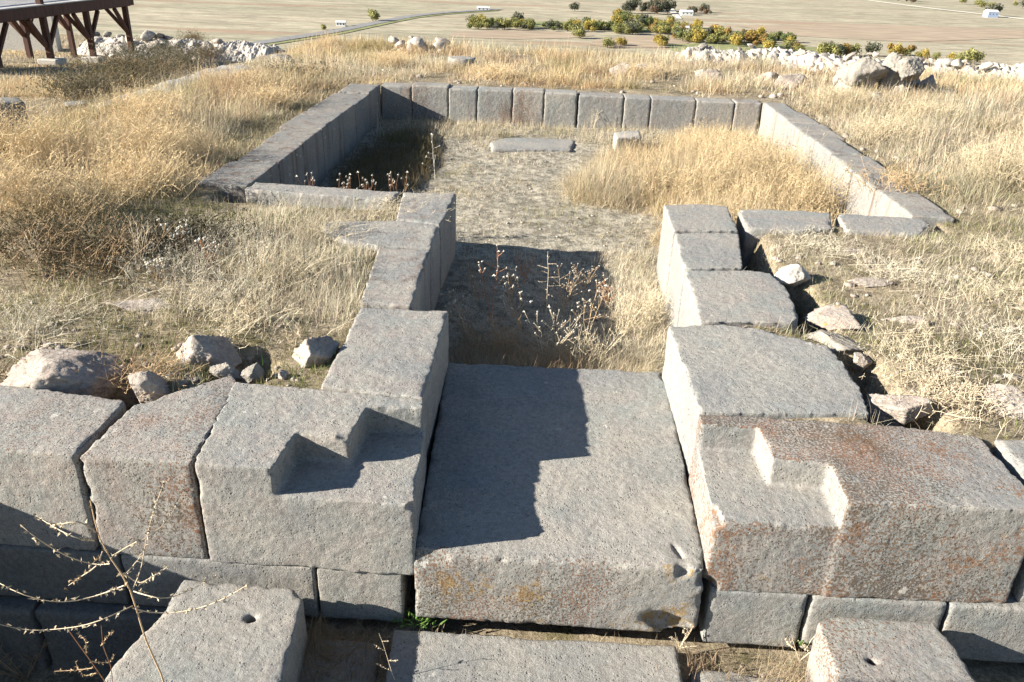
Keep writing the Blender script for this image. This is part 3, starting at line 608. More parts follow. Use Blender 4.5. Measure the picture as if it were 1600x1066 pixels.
# tall golden grass: left field, behind the room, right field
def goldmask(x, y):
    left = sstep(5.0, 6.2, y+.35*(v2n(x, y, .9, 40)-.5)*4)*(x < -2.2)
    back = sstep(10.75, 11.2, y)
    right = sstep(5.5, 6.6, y-.18*(x-2.5)+.4*(v2n(x, y, 1.1, 41)-.5)*4)*(x > 2.6)
    return np.maximum(np.maximum(left, back), right)
def edgefade(x, y):                              # lower along the tops of the walls
    d = np.minimum(np.abs(x-(-2.66)), np.abs(x-2.75)); d = np.where(y > 10.6, np.hypot(np.clip(np.abs(x)-2.6, 0, 9), np.clip(y-10.7, 0, 99)), d); return sstep(0, .9, d)
def s_of(x, y): return ditch(x, y)[0]
for (bx, n, sd) in (((-9, -2.3, 5.0, 11), 26000, 1), ((-12, 9.5, 10.7, 18.8), 46000, 2), ((2.5, 8.5, 5.3, 11.5), 30000, 3)):
    x, y, rg = grow(n, bx, lambda x, y: goldmask(x, y)*(.10+1.0*sstep(.36, .62, v2n(x, y, 1.5, 44)))*np.where((y < 14.5) & (s_of(x, y) > -.15) & (x < 0), 0, 1), sd)
    ef = edgefade(x, y); hh = (.09+np.where(y > 10.7, .12, .20)*ef)*(.6+.8*v2n(x, y, .7, 46)); per = 7
    sel = rg.uniform(0, 1, len(x)) < .36; x, y, hh = x[sel], y[sel], hh[sel]*rg.uniform(.6, 1.35, int(sel.sum())); per = 20
    X, Y, A = fountain(x, y, per, .045, rg); hh = np.repeat(hh, per); k = keep(X, Y); X, Y, hh, A = X[k], Y[k], hh[k], A[k]
    hh = hh*np.where((X < -2.5) & (Y < 14), .45+.55*sstep(.1, .8, -s_of(X, Y)), 1); hue = sstep(.35, .65, v2n(X, Y, .6, 47)); c = mixc(GOLD, STRAW, hue); c = mixc(c, BROWN*1.5, .6*sstep(.52, .7, v2n(X, Y, 1.1, 49))); c = mixc(c, OLIVE*1.2, .6*sstep(.55, .7, v2n(X, Y, .9, 149)))
    if bx[0] > 0: c = mixc(c, PALE, np.full(len(X), .35))*.86
    tall.append(blades(onground(X, Y), hh, np.where(Y > 10.7, .0030, .0034)*dscale(Y), .62, 1.2, c, 3, sd, A, .7))
# beyond the ditch, around the platform and on the slope
x, y, rg = grow(26000, (-24, -4, 6, 42), lambda x, y: (s_of(x, y) > .1)*np.where((s_of(x, y) < 2.4) & (y < 15), .25, 1)*(.3+.8*sstep(.4, .6, v2n(x, y, .5, 50))), 4)
X, Y = clump(x, y, 5, .1, rg); k = keep(X, Y); X, Y = X[k], Y[k]
c = mixc(GOLD*.9, GREYT, sstep(.4, .6, v2n(X, Y, .4, 51)))
tall.append(blades(onground(X, Y), np.where(Y > 20, .13, .2), .0042*dscale(Y), .5, 1.0, c, 2, 4))
# mound of fine golden grass in the room's right half
def mound(x, y):
    a = np.exp(-(((x-1.55)/.95)**2+((y-7.75)/1.35)**2)**2); b = .8*np.exp(-(((x-.75)/.5)**2+((y-8.3)/.6)**2)**2); c = .9*np.exp(-(((x-1.35)/.6)**2+((y-6.2)/.5)**2)**2)
    d = np.maximum(.85*np.exp(-(((x-.55)/.6)**2+((y-7.5)/.5)**2)**2), .75*np.exp(-(((x-1.75)/.6)**2+((y-9.2)/.6)**2)**2)); return np.maximum(np.maximum(np.maximum(a, b), c), d)
x, y, rg = grow(19000, (.1, 2.38, 5.75, 9.9), lambda x, y: sstep(.12, .8, mound(x, y)+.5*(v2n(x, y, 3.5, 255)-.5)), 6, True, 0)
sel = rg.uniform(0, 1, len(x)) < .22; x, y = x[sel], y[sel]; fh = np.repeat(rg.uniform(.6, 1.3, len(x)), 36)
X, Y, A = fountain(x, y, 36, .05, rg); k = keep(X, Y, True) & (X < 2.36); X, Y, A, fh = X[k], Y[k], A[k], fh[k]
hh = .10+.34*mound(X, Y)*fh; c = mixc(GOLD*.93, STRAW*.9, sstep(.4, .7, v2n(X, Y, 1.2, 56)))
tall.append(blades(onground(X, Y), hh, .003, .72, 1.7, c, 5, 6, A, 1.1, .3))
# low dry growth over the rest of the room
x, y, rg = grow(16000, (-2.25, 2.38, 5.6, 10.3), lambda x, y: np.where(y > 9.3, .8, .12+.7*sstep(.5, .62, v2n(x, y, 2.2, 57)))*np.where((x < -.6) & (x > -1.9) & (y > 6.2), 1.0, .55), 7, True, 0)
X, Y = clump(x, y, 5, .03, rg); k = keep(X, Y, True); X, Y = X[k], Y[k]
c = mixc(STRAW*.85, OLIVE, sstep(.5, .7, v2n(X, Y, 1.7, 58)))
short.append(blades(onground(X, Y), np.where(Y > 9.4, .13, .06), .004, .6, 1.0, c, 2, 7))
# thicker scrub in the room's shaded left corner
x, y, rg = grow(2500, (-2.2, -1.2, 6.3, 9.9), lambda x, y: .9*sstep(.2, .7, np.exp(-(((x+1.75)/.45)**2+((y-8.2)/1.6)**2))), 8, True, 0)
X, Y = clump(x, y, 8, .05, rg); k = keep(X, Y, True); X, Y = X[k], Y[k]
short.append(blades(onground(X, Y), .15, .004, .6, 1.1, mixc(OLIVE*.7, BROWN*.7, v2n(X, Y, 2, 60)), 3, 8))  # corner's shade put into the colour: olive and brown darkened
# corridor: low litter, thick pale straw along the right side and above the slab
x, y, rg = grow(9000, (-.75, .72, 3.64, 5.9), lambda x, y: np.clip(.55+sstep(.05, .5, x)*.45+sstep(4.4, 3.9, y)*.4, 0, 1), 9, True, 0)
X, Y = clump(x, y, 5, .02, rg); k = keep(X, Y, True) & (X > -.74) & (X < .71); X, Y = X[k], Y[k]
short.append(blades(onground(X, Y), .045+.065*sstep(.2, .6, X)*(.5+v2n(X, Y, 4, 261)), .0024, .8, 1.0, mixc(STRAW*.95, PALE, v2n(X, Y, 4, 61)), 3, 9))
x, y, rg = grow(2600, (-.58, .50, 3.62, 4.12), lambda x, y: np.where(y < 3.95, 1, .6), 10, True, 0)
X, Y = clump(x, y, 6, .03, rg); k = keep(X, Y, True); X, Y = X[k], Y[k]
short.append(blades(onground(X, Y), .17, .0022, .8, 1.2, mixc(STRAW, BROWN*1.4, v2n(X, Y, 5, 62)*(X < .1)), 4, 10))
# near left field: pale upright straw by the jambs, tangled olive growth further left
x, y, rg = grow(11000, (-3.4, -.95, 2.6, 5.7), lambda x, y: (.25+.6*sstep(-2.2, -1.5, x)*sstep(3.1, 3.5, y))*(.35+sstep(.35, .6, v2n(x, y, 2.6, 163))), 11, False, 0)
X, Y = clump(x, y, 4, .03, rg); k = keep(X, Y); X, Y = X[k], Y[k]
hh = np.where((X > -2.1) & (Y > 3.3), .14, .085)*(.3+1.3*v2n(X, Y, 2.5, 63))*np.where((Y > 4.3) & (Y < 5.3) & (X > -1.75), .6, 1); c = mixc(STRAW, PALE, v2n(X, Y, 3, 64)); c = mixc(c, BROWN, .6*sstep(.5, .7, v2n(X, Y, 1.5, 65)))
short.append(blades(onground(X, Y), hh, .0024, .5, .9, c, 3, 11))
x, y, rg = grow(15000, (-3.6, -1.0, 2.6, 5.8), lambda x, y: sstep(.42, .6, v2n(x, y, 1.6, 66))*.9+.1, 12, False, 0)
X, Y = clump(x, y, 4, .025, rg); k = keep(X, Y); X, Y = X[k], Y[k]
green.append(blades(onground(X, Y), .05, .0034, .7, .8, mixc(GREEN, OLIVE, v2n(X, Y, 5, 67)), 2, 12))
# near right field: flattened pale straw over green
x, y, rg = grow(26000, (.8, 4.6, 2.6, 6.6), lambda x, y: .35+.65*sstep(.4, .55, v2n(x, y, 1.4, 68)), 13, False, 0)
X, Y = clump(x, y, 4, .03, rg); k = keep(X, Y); X, Y = X[k], Y[k]
c = mixc(STRAW*.92, PALE, v2n(X, Y, 3, 69)); c = mixc(c, GREYT, .75*sstep(.4, .6, v2n(X, Y, 2.2, 169))); short.append(blades(onground(X, Y), .085*(.6+.9*v2n(X, Y, 1.8, 70)), .0024, .85, 1.3, c, 4, 13))
x, y, rg = grow(26000, (.8, 5.5, 2.6, 7.2), lambda x, y: sstep(.34, .56, v2n(x, y, 1.5, 71)), 14, False, 0)
X, Y = clump(x, y, 4, .025, rg); k = keep(X, Y); X, Y = X[k], Y[k]
green.append(blades(onground(X, Y), .05, .0034, .7, .8, mixc(GREEN*1.15, OLIVE, v2n(X, Y, 5, 72)), 2, 14))
# green strip along the left wall and turf behind the room
x, y, rg = grow(9000, (-4.2, -2.6, 6, 11), lambda x, y: np.exp(-((x+2.9)/.35)**2)*.9, 15, False, 0)
X, Y = clump(x, y, 4, .03, rg); k = keep(X, Y); X, Y = X[k], Y[k]
green.append(blades(onground(X, Y), .07, .005, .6, .8, mixc(OLIVE, STRAW*.8, v2n(X, Y, 3, 73)), 2, 15))
# litter on the paving and at the foot of the facade
x, y, rg = cand(900, -.95, .9, 2.02, 2.19, 16, 0); k = (v2n(x, y, 7, 75) > .45); x, y = x[k], y[k]
P3 = np.stack([x, y, np.full(x.shape, -.655)], -1); short.append(blades(P3, .05, .002, 1.1, .5, mixc(STRAW*.8, BROWN, v2n(x, y, 9, 76)), 3, 16))
x, y, rg = cand(1300, .45, .86, 1.85, 2.15, 17, 0); k = v2n(x, y, 6, 77) > .47; x, y = x[k], y[k]
short.append(blades(np.stack([x, y, np.full(x.shape, -.652)], -1), .07, .002, 1.15, .4, mixc(STRAW*.8, BROWN, v2n(x, y, 9, 78)), 3, 17))
x, y, rg = cand(1800, -.96, -.60, 1.7, 2.15, 18, 0); short.append(blades(np.stack([x, y, np.full(x.shape, -.658)], -1), .07, .002, 1.1, .6, mixc(STRAW*.6, BROWN, v2n(x, y, 9, 79)), 3, 18))
gather("dry_grass", tall, "tall golden dry grass over the fields and the mound in the room")
gather("straw", short, "short pale straw and litter between the stones")
gather("green_grass", green, "low green and olive turf between the straw")

# ------------------------------------------------------------------ weeds and shrubs
def resample(p, K):
    p = np.asarray(p, float); d = np.r_[0, np.cumsum(np.linalg.norm(np.diff(p, axis=0), axis=1))]; t = np.linspace(0, d[-1], K)
    return np.stack([np.interp(t, d, p[:, i]) for i in range(3)], -1)
def tubes(lines, r0, r1, col, K=6, seed=0, sides=4):
    n = len(lines); Pn = np.stack([resample(l, K) for l in lines]); rg = np.random.default_rng(seed)
    T = np.gradient(Pn, axis=1); T /= np.linalg.norm(T, axis=2, keepdims=True)+1e-9
    up = np.array([.3, .9, .2]); A = np.cross(T, up); A /= np.linalg.norm(A, axis=2, keepdims=True)+1e-9; B = np.cross(T, A)
    r = (np.broadcast_to(r0, n)[:, None]*(1-np.linspace(0, 1, K))+np.broadcast_to(r1, n)[:, None]*np.linspace(0, 1, K))[..., None]
    rings = [Pn+r*(A*math.cos(t)+B*math.sin(t)) for t in np.arange(sides)*2*math.pi/sides]
    V = np.stack(rings, 2).reshape(-1, 3); Qd = []
    base = (np.arange(n)*K*sides)[:, None]
    for k in range(K-1):
        for s in range(sides): Qd.append(base+np.array([k*sides+s, k*sides+(s+1) % sides, (k+1)*sides+(s+1) % sides, (k+1)*sides+s]))
    cc = np.clip(np.broadcast_to(col, (n, 3))*(1+rg.normal(0, .12, (n, 1))), .01, .9)
    return V, np.zeros((0, 3), int), np.concatenate(Qd), np.repeat(cc, K*sides, 0)
OCT = np.array([[1, 0, 0], [-1, 0, 0], [0, 1, 0], [0, -1, 0], [0, 0, 1], [0, 0, -1]], float)
OCTF = np.array([[0, 2, 4], [2, 1, 4], [1, 3, 4], [3, 0, 4], [2, 0, 5], [1, 2, 5], [3, 1, 5], [0, 3, 5]])
def beads(P, r, col, seed=0):
    P = np.asarray(P, float); n = len(P); rg = np.random.default_rng(seed)
    V = P[:, None]+OCT[None]*(r*rg.uniform(.6, 1.3, (n, 6)))[..., None]; T = (np.arange(n)*6)[:, None, None]+OCTF[None]
    cc = np.clip(np.broadcast_to(col, (n, 3))*(1+rg.normal(0, .15, (n, 1))), .01, .9)
    return V.reshape(-1, 3), T.reshape(-1, 3), np.zeros((0, 4), int), np.repeat(cc, 6, 0)
def spikes(P, L, col, seed, per=6):              # little dry calyces along a stem
    rg = np.random.default_rng(seed); P = np.repeat(np.asarray(P, float), per, 0); n = len(P); d = rg.normal(size=(n, 3)); d /= np.linalg.norm(d, axis=1)[:, None]
    e = np.cross(d, rg.normal(size=(n, 3))); e /= np.linalg.norm(e, axis=1)[:, None]; l = L*rg.uniform(.5, 1.3, n)[:, None]
    V = np.stack([P-e*l*.28, P+e*l*.28, P+d*l], 1).reshape(-1, 3); T = np.arange(n*3).reshape(-1, 3)
    return V, T, np.zeros((0, 4), int), np.repeat(np.clip(np.broadcast_to(col, (n, 3))*(1+rg.normal(0, .2, (n, 1))), .02, .9), 3, 0)
def partmesh(name, parts, parent, mat='twig'):
    V, T, Qd, Cc = [], [], [], []; o = 0
    for v, t, q, c in parts: V.append(v); T.append(t+o); Qd.append(q+o); Cc.append(c); o += len(v)
    V = np.concatenate(V)
    if parent is not None: V = V-np.array(parent.location)
    return link(name, npmesh(name, V, np.concatenate(T), np.concatenate(Qd), np.concatenate(Cc)), M[mat], parent)
BONE = np.array([.55, .46, .33]); DRY = np.array([.42, .30, .18]); REDT = np.array([.30, .15, .08]); ASH = np.array([.50, .47, .40])
def smooth_line(p, n=12):
    p = np.asarray(p, float); m = len(p); t = np.linspace(0, m-1, n); out = []
    for u in t:
        i = min(int(u), m-2); f = u-i; a, b, c, d = p[max(i-1, 0)], p[i], p[i+1], p[min(i+2, m-1)]
        out.append(.5*((2*b)+(-a+c)*f+(2*a-5*b+4*c-d)*f*f+(-a+3*b-3*c+d)*f**3))
    return np.array(out)
# the dead thistle at the bottom left, in front of the holed block
YW = 1.36
base = aty(255, 1064, YW); root = empty("dead_thistle", (base[0]+.05, YW+.02, -.97))
tag(root, "tall dead thistle with long arching side branches in front of the left holed block", "dry weed")
def wl(pts, amp=.0, y0=YW): return smooth_line([aty(u, v, y0+amp*math.sin(i*1.1)) for i, (u, v) in enumerate(pts)], 14)
stem = np.concatenate([[np.array(root.location)], wl([(255, 1064), (247, 1040), (232, 1012), (217, 965), (205, 925), (192, 900), (175, 875), (162, 857), (152, 830), (145, 800), (141, 782)])])
partmesh("stem", [tubes([stem], .0042, .0012, DRY*1.15, 30, 1, 6), spikes(stem[4::3], .010, DRY, 3, 3)], root)
BR = [[(147, 845), (125, 842), (100, 832), (72, 816), (55, 805)], [(172, 881), (150, 882), (120, 875), (87, 860), (52, 837), (32, 820)], [(160, 862), (150, 885), (130, 899), (107, 915)],
      [(194, 915), (162, 927), (120, 939), (80, 940), (45, 932), (15, 920), (-20, 900)], [(207, 947), (175, 962), (140, 975), (100, 982), (45, 985), (0, 976), (-30, 968)], [(184, 895), (200, 900), (217, 911), (240, 900), (260, 887)],
      [(209, 924), (232, 931), (260, 935), (297, 922), (335, 903)], [(207, 922), (220, 890), (229, 842), (240, 800), (256, 755)], [(175, 869), (207, 850), (240, 835), (265, 807), (287, 770)], [(197, 897), (207, 885), (222, 867)],
      [(150, 832), (125, 816), (100, 818), (82, 820)], [(207, 950), (240, 958), (290, 955), (340, 940), (385, 915)]]
for i, b in enumerate(BR):
    q = wl(b, .06*(1 if i % 2 else -1), YW); n = max(4, int(np.linalg.norm(np.diff(q, axis=0), axis=1).sum()/.022)); kn = resample(q, n)
    partmesh("branch", [tubes([q], .0016, .0007, BONE*.8, 14, i, 4), spikes(kn[1:]+np.random.default_rng(i).normal(0, .003, kn[1:].shape), .0085, BONE*.8 if i != 2 else DRY, i, 6)], root)
root = empty("dead_weed", aty(172, 1090, 1.5)*np.array([1, 1, 0])+np.array([0, 0, -.97])); tag(root, "small reddish dead weed with short twigs beside the tall thistle", "dry weed")
def wl2(p, i=0): return smooth_line([aty(u, v, 1.5+.02*i*k) for k, (u, v) in enumerate(p)], 10)
S2 = [[(180, 1090), (165, 1065), (150, 1045), (135, 1025), (120, 1000), (107, 985)], [(178, 1085), (172, 1035), (162, 1012), (155, 990), (158, 977)]]
partmesh("stem", [tubes([np.concatenate([[np.array(root.location)], wl2(p)]) for p in S2], .0028, .0009, REDT*1.3, 14, 5, 4)], root)
for i, p in enumerate([[(144, 1044), (120, 1047), (85, 1049)], [(143, 1034), (170, 1035), (178, 1025)], [(160, 1006), (172, 990), (176, 987)], [(135, 1020), (133, 1000), (122, 990)], [(150, 1052), (130, 1055), (118, 1035)]]):
    q = wl2(p, .5); partmesh("branch", [tubes([q], .0014, .0006, DRY, 8, i, 4), spikes(resample(q, 8), .008, DRY, i+20, 5)], root)

def weed(label, bu, bv, bz, h, seed, *a, **k): return weed_at(label, at(bu, bv, bz), bz, h, seed, *a, **k)
def weed_at(label, p, bz, h, seed, spread=.5, nbr=8, col=BONE, heads=0.0, nst=1, r=.0025, lean=(0, 0), upright=.5, cat="dry weed", name="dried_weed", headcol=ASH, spk=.006, blen=.35):
    rg = np.random.default_rng(seed); z = float(Hs(p[0], p[1])[0]) if bz > -.6 and abs(bz) < .6 else bz; p = np.array([p[0], p[1], min(z, bz)-.01]); root = empty(name, p); tag(root, label, cat)
    for s in range(nst):
        a = rg.uniform(0, 6.28); l = np.array([lean[0]+spread*.35*math.cos(a)*(s > 0 or nst > 1), lean[1]+spread*.35*math.sin(a)*(nst > 1), 1.0]); hh = h*rg.uniform(.7, 1.0) if s else h
        t = np.linspace(0, 1, 8)[:, None]; wob = np.cumsum(rg.normal(0, .02, (8, 3)), 0)*np.array([1, 1, .2])
        q = p+(l*t*np.array([1, 1, 1])+wob*t)*hh; prt = [tubes([q], r, r*.35, col, 8, s, 5)]; hd = [q[-1]]
        partmesh("stem", prt, root)
        br = []; az_ = 0.0
        for k in range(nbr):
            f = .25+.72*(k+.5)/nbr; b0 = np.array([np.interp(f*7, range(8), q[:, i]) for i in range(3)]); az = rg.uniform(0, 6.28) if k % 2 else az_+math.pi+rg.normal(0, .4)
            az_ = az; L = h*blen*(1.15-f*.75)*rg.uniform(.6, 1.2); d = np.array([math.cos(az), math.sin(az)*.8, upright*rg.uniform(.4, 1.5)]); d /= np.linalg.norm(d)
            e = np.stack([b0+d*L*x+np.array([0, 0, .35*L*upright*x*x])+rg.normal(0, .012*L, 3) for x in (0, .33, .66, 1)]); br.append(e); hd.append(e[-1])
        for j, b in enumerate(br): partmesh("branch", [tubes([b], r*.55, r*.28, col, 5, s+9+j, 4)]+([spikes(resample(b, 6)[1:], spk, col*1.05, s+j, 4)] if spk else []), root)
        for j, q1 in enumerate(hd if heads else []): partmesh("seed_head", [beads([q1], heads, headcol, s+j), spikes([q1], heads*1.8, headcol*.9, s+3+j, 7)], root)
# weeds standing in the corridor
weed("forked dead weed with reddish stems at the corridor's shaded left", 768, 500, -.46, .46, 31, .5, 9, REDT*1.5, .006, 2, .0028, (-.15, .1))
weed("pale candelabra like dead weed standing upright in the corridor's shadow", 853, 492, -.47, .44, 32, .1, 11, BONE*1.1, 0, 1, .0028, (0, 0), .12, spk=.007, blen=.22)
weed("tangle of dead flower stems with pale heads at the corridor's middle front", 815, 515, -.46, .33, 33, 1.2, 4, DRY*1.1, .0085, 6, .002)
weed("dead weed with small heads leaning near the shadow's right end", 915, 525, -.47, .34, 34, .6, 7, DRY*1.2, .007, 3, .002, (.1, .05))
weed("small curved dead weed close to the slab's back edge", 872, 545, -.46, .26, 35, 1.2, 3, BONE, .006, 4, .0018)
weed("straw coloured weed sprawling against the right corridor wall", 975, 515, -.47, .32, 36, 1.4, 5, BONE*1.05, 0, 6, .0022)
weed("brown twiggy weed at the back left corner of the slab", 735, 540, -.46, .34, 37, 1.3, 5, DRY, .006, 5, .002)
weed("bright straw tangle sprawling at the slab's back edge, middle", 850, 560, -.46, .30, 38, 1.5, 4, BONE*1.05, .005, 8, .002, (.15, 0))
weed("arched straw stems at the slab's back edge near the right wall", 930, 558, -.46, .26, 39, 1.6, 4, STRAW, 0, 9, .0022, (.2, .05), .5)
for i, (u, v, h, l) in enumerate([(745, 470, .30, "dark brown weed at the corridor's left wall, in shade"), (880, 480, .28, "brown weed behind the candelabra like stalk"), (820, 440, .22, "low brown weed at the shadow's far part, middle"), (910, 450, .22, "low brown weed near the shadow's far right corner"), (790, 555, .30, "brown weed behind the slab's shaded back edge"), (950, 470, .20, "straw weed at the shadow's right border")]):
    weed(l, u, v, -.46, h, 330+i, 1.0, 7, (DRY*.9, DRY, REDT*1.4)[i % 3], .004 if i % 2 else 0, 5, .0019)
weed("brown fine stemmed weed in the middle of the corridor's shadow", 800, 470, -.46, .28, 40, .9, 6, DRY, .005, 5, .002)
# weeds about the room
weed("ghost pale dead stalk with short arms in the shaded room corner", 680, 285, -.45, .46, 41, .1, 7, ASH*1.1, .008, 1, .004, (0, 0), .3, blen=.25)
weed("pair of tall bare stalks before the far wall", 1098, 205, -.45, .62, 42, .35, 4, BONE, 0, 3, .004, (0, 0), 1.2)
weed("bare curving stalk leaning on the shaded left wall", 588, 215, -.47, .42, 43, .2, 1, ASH, 0, 2, .004, (.18, 0), 1)
weed("dead stalk sprouting before the stained far wall blocks", 925, 208, -.45, .30, 44, .7, 4, STRAW*.9, 0, 5, .003)
for i, (u, v, n, l) in enumerate([(465, 284, 5, "leftmost clump of dead white flower heads behind the sill block"), (520, 288, 7, "second clump of dead white flower heads behind the sill block"), (565, 290, 8, "densest clump of dead white flower heads behind the sill block"), (612, 294, 6, "last clump of dead flower heads, next to the corridor corner")]):
    weed_at(l, np.array([at(u, v, 0)[0], 5.86, -.45]), -.45, .53, 50+i, .42, 2, REDT*1.2, .0085, n, .0022, (.05, .0), 1.6, "dead flowers", "flower_clump", headcol=ASH*.8, spk=0, blen=.2)
weed("thin dead plant beside the shaded left room wall", 375, 292, -.03, .30, 58, .4, 5, ASH, .008, 2, .003)
# weeds in the left field
for i, (u, v, h, l, c_, hd) in enumerate([(215, 430, .30, "pale branching dead shrub before the dark scrub, left field", BONE, 0), (70, 435, .26, "pale dead weed near the left edge of the field", BONE*.95, 0), (285, 400, .20, "white headed dead weed in the dark scrub", DRY, .008), (330, 420, .18, "reddish dead weed with heads right of the dark scrub", REDT*1.4, .008), (250, 445, .16, "low dead weed with white heads before the scrub", DRY, .008), (400, 440, .2, "straw coloured weed in the middle of the left field", STRAW, .005), (460, 545, .13, "thin pale weed by the upright pinkish rock", BONE, 0), (390, 505, .14, "curved dead stem over the small green patch", BONE, 0)]):
    weed(l, u, v, -.04, h, 60+i, .9, 8, c_, hd, 5 if i < 2 else 4, .0024, (0, 0), .9)
# stalks by the paving
weed("thin bent stalk rising beside the shaded paving slab", 622, 1075, -.65, .20, 71, .1, 4, BONE, 0, 1, .0016, (-.35, .25), .3)
weed("pair of straw stalks growing by the right holed block", 1250, 1030, -.655, .16, 72, 1.2, 2, BONE*1.05, 0, 5, .0016, (0, 0))
weed("dry root tuft hanging on the lower course behind the right holed block", 1310, 962, -.46, .05, 73, 2.5, 2, BONE, 0, 8, .0015, (-.6, -.3), .2)
weed("straw stalks fallen across the right holed block's top", 1400, 1050, -.452, .16, 74, 1.0, 3, BONE*1.05, 0, 4, .0013, (-.2, .4), .6)
weed("straw wisps at the right front corner of the threshold slab", 1062, 1010, -.655, .12, 75, 1.4, 1, BONE, 0, 7, .0014, (.2, -.3), .6)
weed("dark twigs on the shaded ground at the bottom left corner", 40, 1060, -.97, .22, 76, 1.8, 4, DRY*.8, 0, 8, .002)
# a small green plant at the foot of the threshold
for u, v, s_, l in ((655, 968, .035, "small green leafy weed at the threshold slab's left foot"), (1252, 1002, .02, "tiny bright green sprig beside the right holed block"), (490, 575, .06, "green tuft beside the upright pinkish rock at the left jamb")):
    z = -.63 if v > 700 else -.04; p = at(u, v, z); n = 60; rg = np.random.default_rng(int(u)); X = p[0]+rg.normal(0, s_, n); Y = p[1]+rg.normal(0, s_*.6, n)
    v_, t_, q_, c_ = blades(np.stack([X, Y, np.full(n, z)], -1), s_*1.1, .010 if v > 700 else .004, .7, .6, np.array([.10, .19, .04]), 3, 5)
    o = partmesh("green_weed", [(v_, t_, q_, c_)], None, 'leaf'); tag(o, l, "weed")

def shrub(label, u, v, z, h, rad, n, seed, col, leaf=None, nleaf=0, name="dry_shrub", r=.0022, sub=3, cat="shrub"):
    rg = np.random.default_rng(seed); p = at(u, v, z); zz = float(Hs(p[0], p[1])[0]); p = np.array([p[0], p[1], zz]) if abs(zz-z) < .5 else np.array([p[0], p[1], z]); L = []; tips = []
    for k in range(n):
        a = rg.uniform(0, 6.28); sp = rg.uniform(.1, 1)*rad; q = [p+np.array([rg.normal(0, rad*.45), rg.normal(0, rad*.45), 0])]; d = np.array([math.cos(a)*sp, math.sin(a)*sp, h*rg.uniform(.5, 1)])
        for x in (.3, .6, 1): q.append(q[0]+d*np.array([x, x, x**.8])+rg.normal(0, .05*h, 3))
        q = np.array(q); L.append(q)
        for j in range(sub):
            f = rg.uniform(.3, 1); b = np.array([np.interp(f*3, range(4), q[:, i]) for i in range(3)]); e = b+rg.normal(0, .16*h, 3)+np.array([0, 0, .1*h]); L.append(np.array([b, (b+e)/2+rg.normal(0, .015*h, 3), e])); tips.append(e)
    root = empty(name, p); tag(root, label, cat)
    partmesh("twigs", [tubes(L, r, r*.4, col, 5, seed, 3)], root)
    if nleaf:
        T = np.array(tips); T = T[rg.integers(0, len(T), nleaf)]+rg.normal(0, .07*h, (nleaf, 3)); partmesh("leaves", [spikes(T, leaf[1], leaf[0], seed, 3)], root, 'leaf')
DOL = np.array([.10, .095, .05])
for i, (u, v, l) in enumerate([(60, 400, "dark tangled scrub at the left edge of the field"), (150, 420, "dark tangled scrub behind the pale branching shrub"), (235, 395, "low dark scrub patch with white dots, left field"), (320, 380, "greyish scrub patch in the left field's middle"), (110, 350, "brown scrub merging into the golden grass, left")]):
    shrub(l, u, v, -.04, (.22, .24, .17, .13, .26)[i], .30, 130, 80+i, (DRY*.8, DRY*.75, GREYT*.7, GREYT*.8, GOLD*.8)[i], ((DOL*.8, DOL*.6, DOL*.6, DOL*.8, GOLD*.5)[i], .012), 1300)  # dark olive leaves, darkened further to paint the shade under the twigs
for i, (u, v, h, l) in enumerate([(128, 158, .55, "dark scrub at the ditch's near end below the kerb"), (185, 138, .75, "tall dark scrub behind the nearest kerb stone"), (225, 112, .8, "dense dark scrub across the ditch from the second kerb stone"), (165, 150, .42, "dark scrub in the ditch nearest to the kerb's near end"), (205, 140, .5, "dark scrub in the ditch behind the second kerb stone"), (245, 125, .55, "dark scrub with pale twigs in the middle of the ditch"), (285, 108, .6, "tall grey olive scrub in the ditch below the platform"), (325, 92, .6, "grey olive scrub near the ditch's far end"), (262, 90, .7, "dark scrub on the ditch's far bank"), (300, 72, .6, "brownish scrub below the rubble mound"), (370, 80, .35, "low scrub at the ditch's far end beside golden grass")]):
    zz = -.9 if v > 100 else -1.3; p = at(u, v, zz)
    for _ in range(6): zz = float(Hs(p[0], p[1])[0]); p = at(u, v, zz)
    shrub(l, u, v, zz, h, .55+.2*(i % 3), 110, 100+i, DRY*.6 if i % 2 else GREYT*.5, (DOL*1.05 if i % 3 else np.array([.15, .13, .07]), .03), 1500, r=.005)
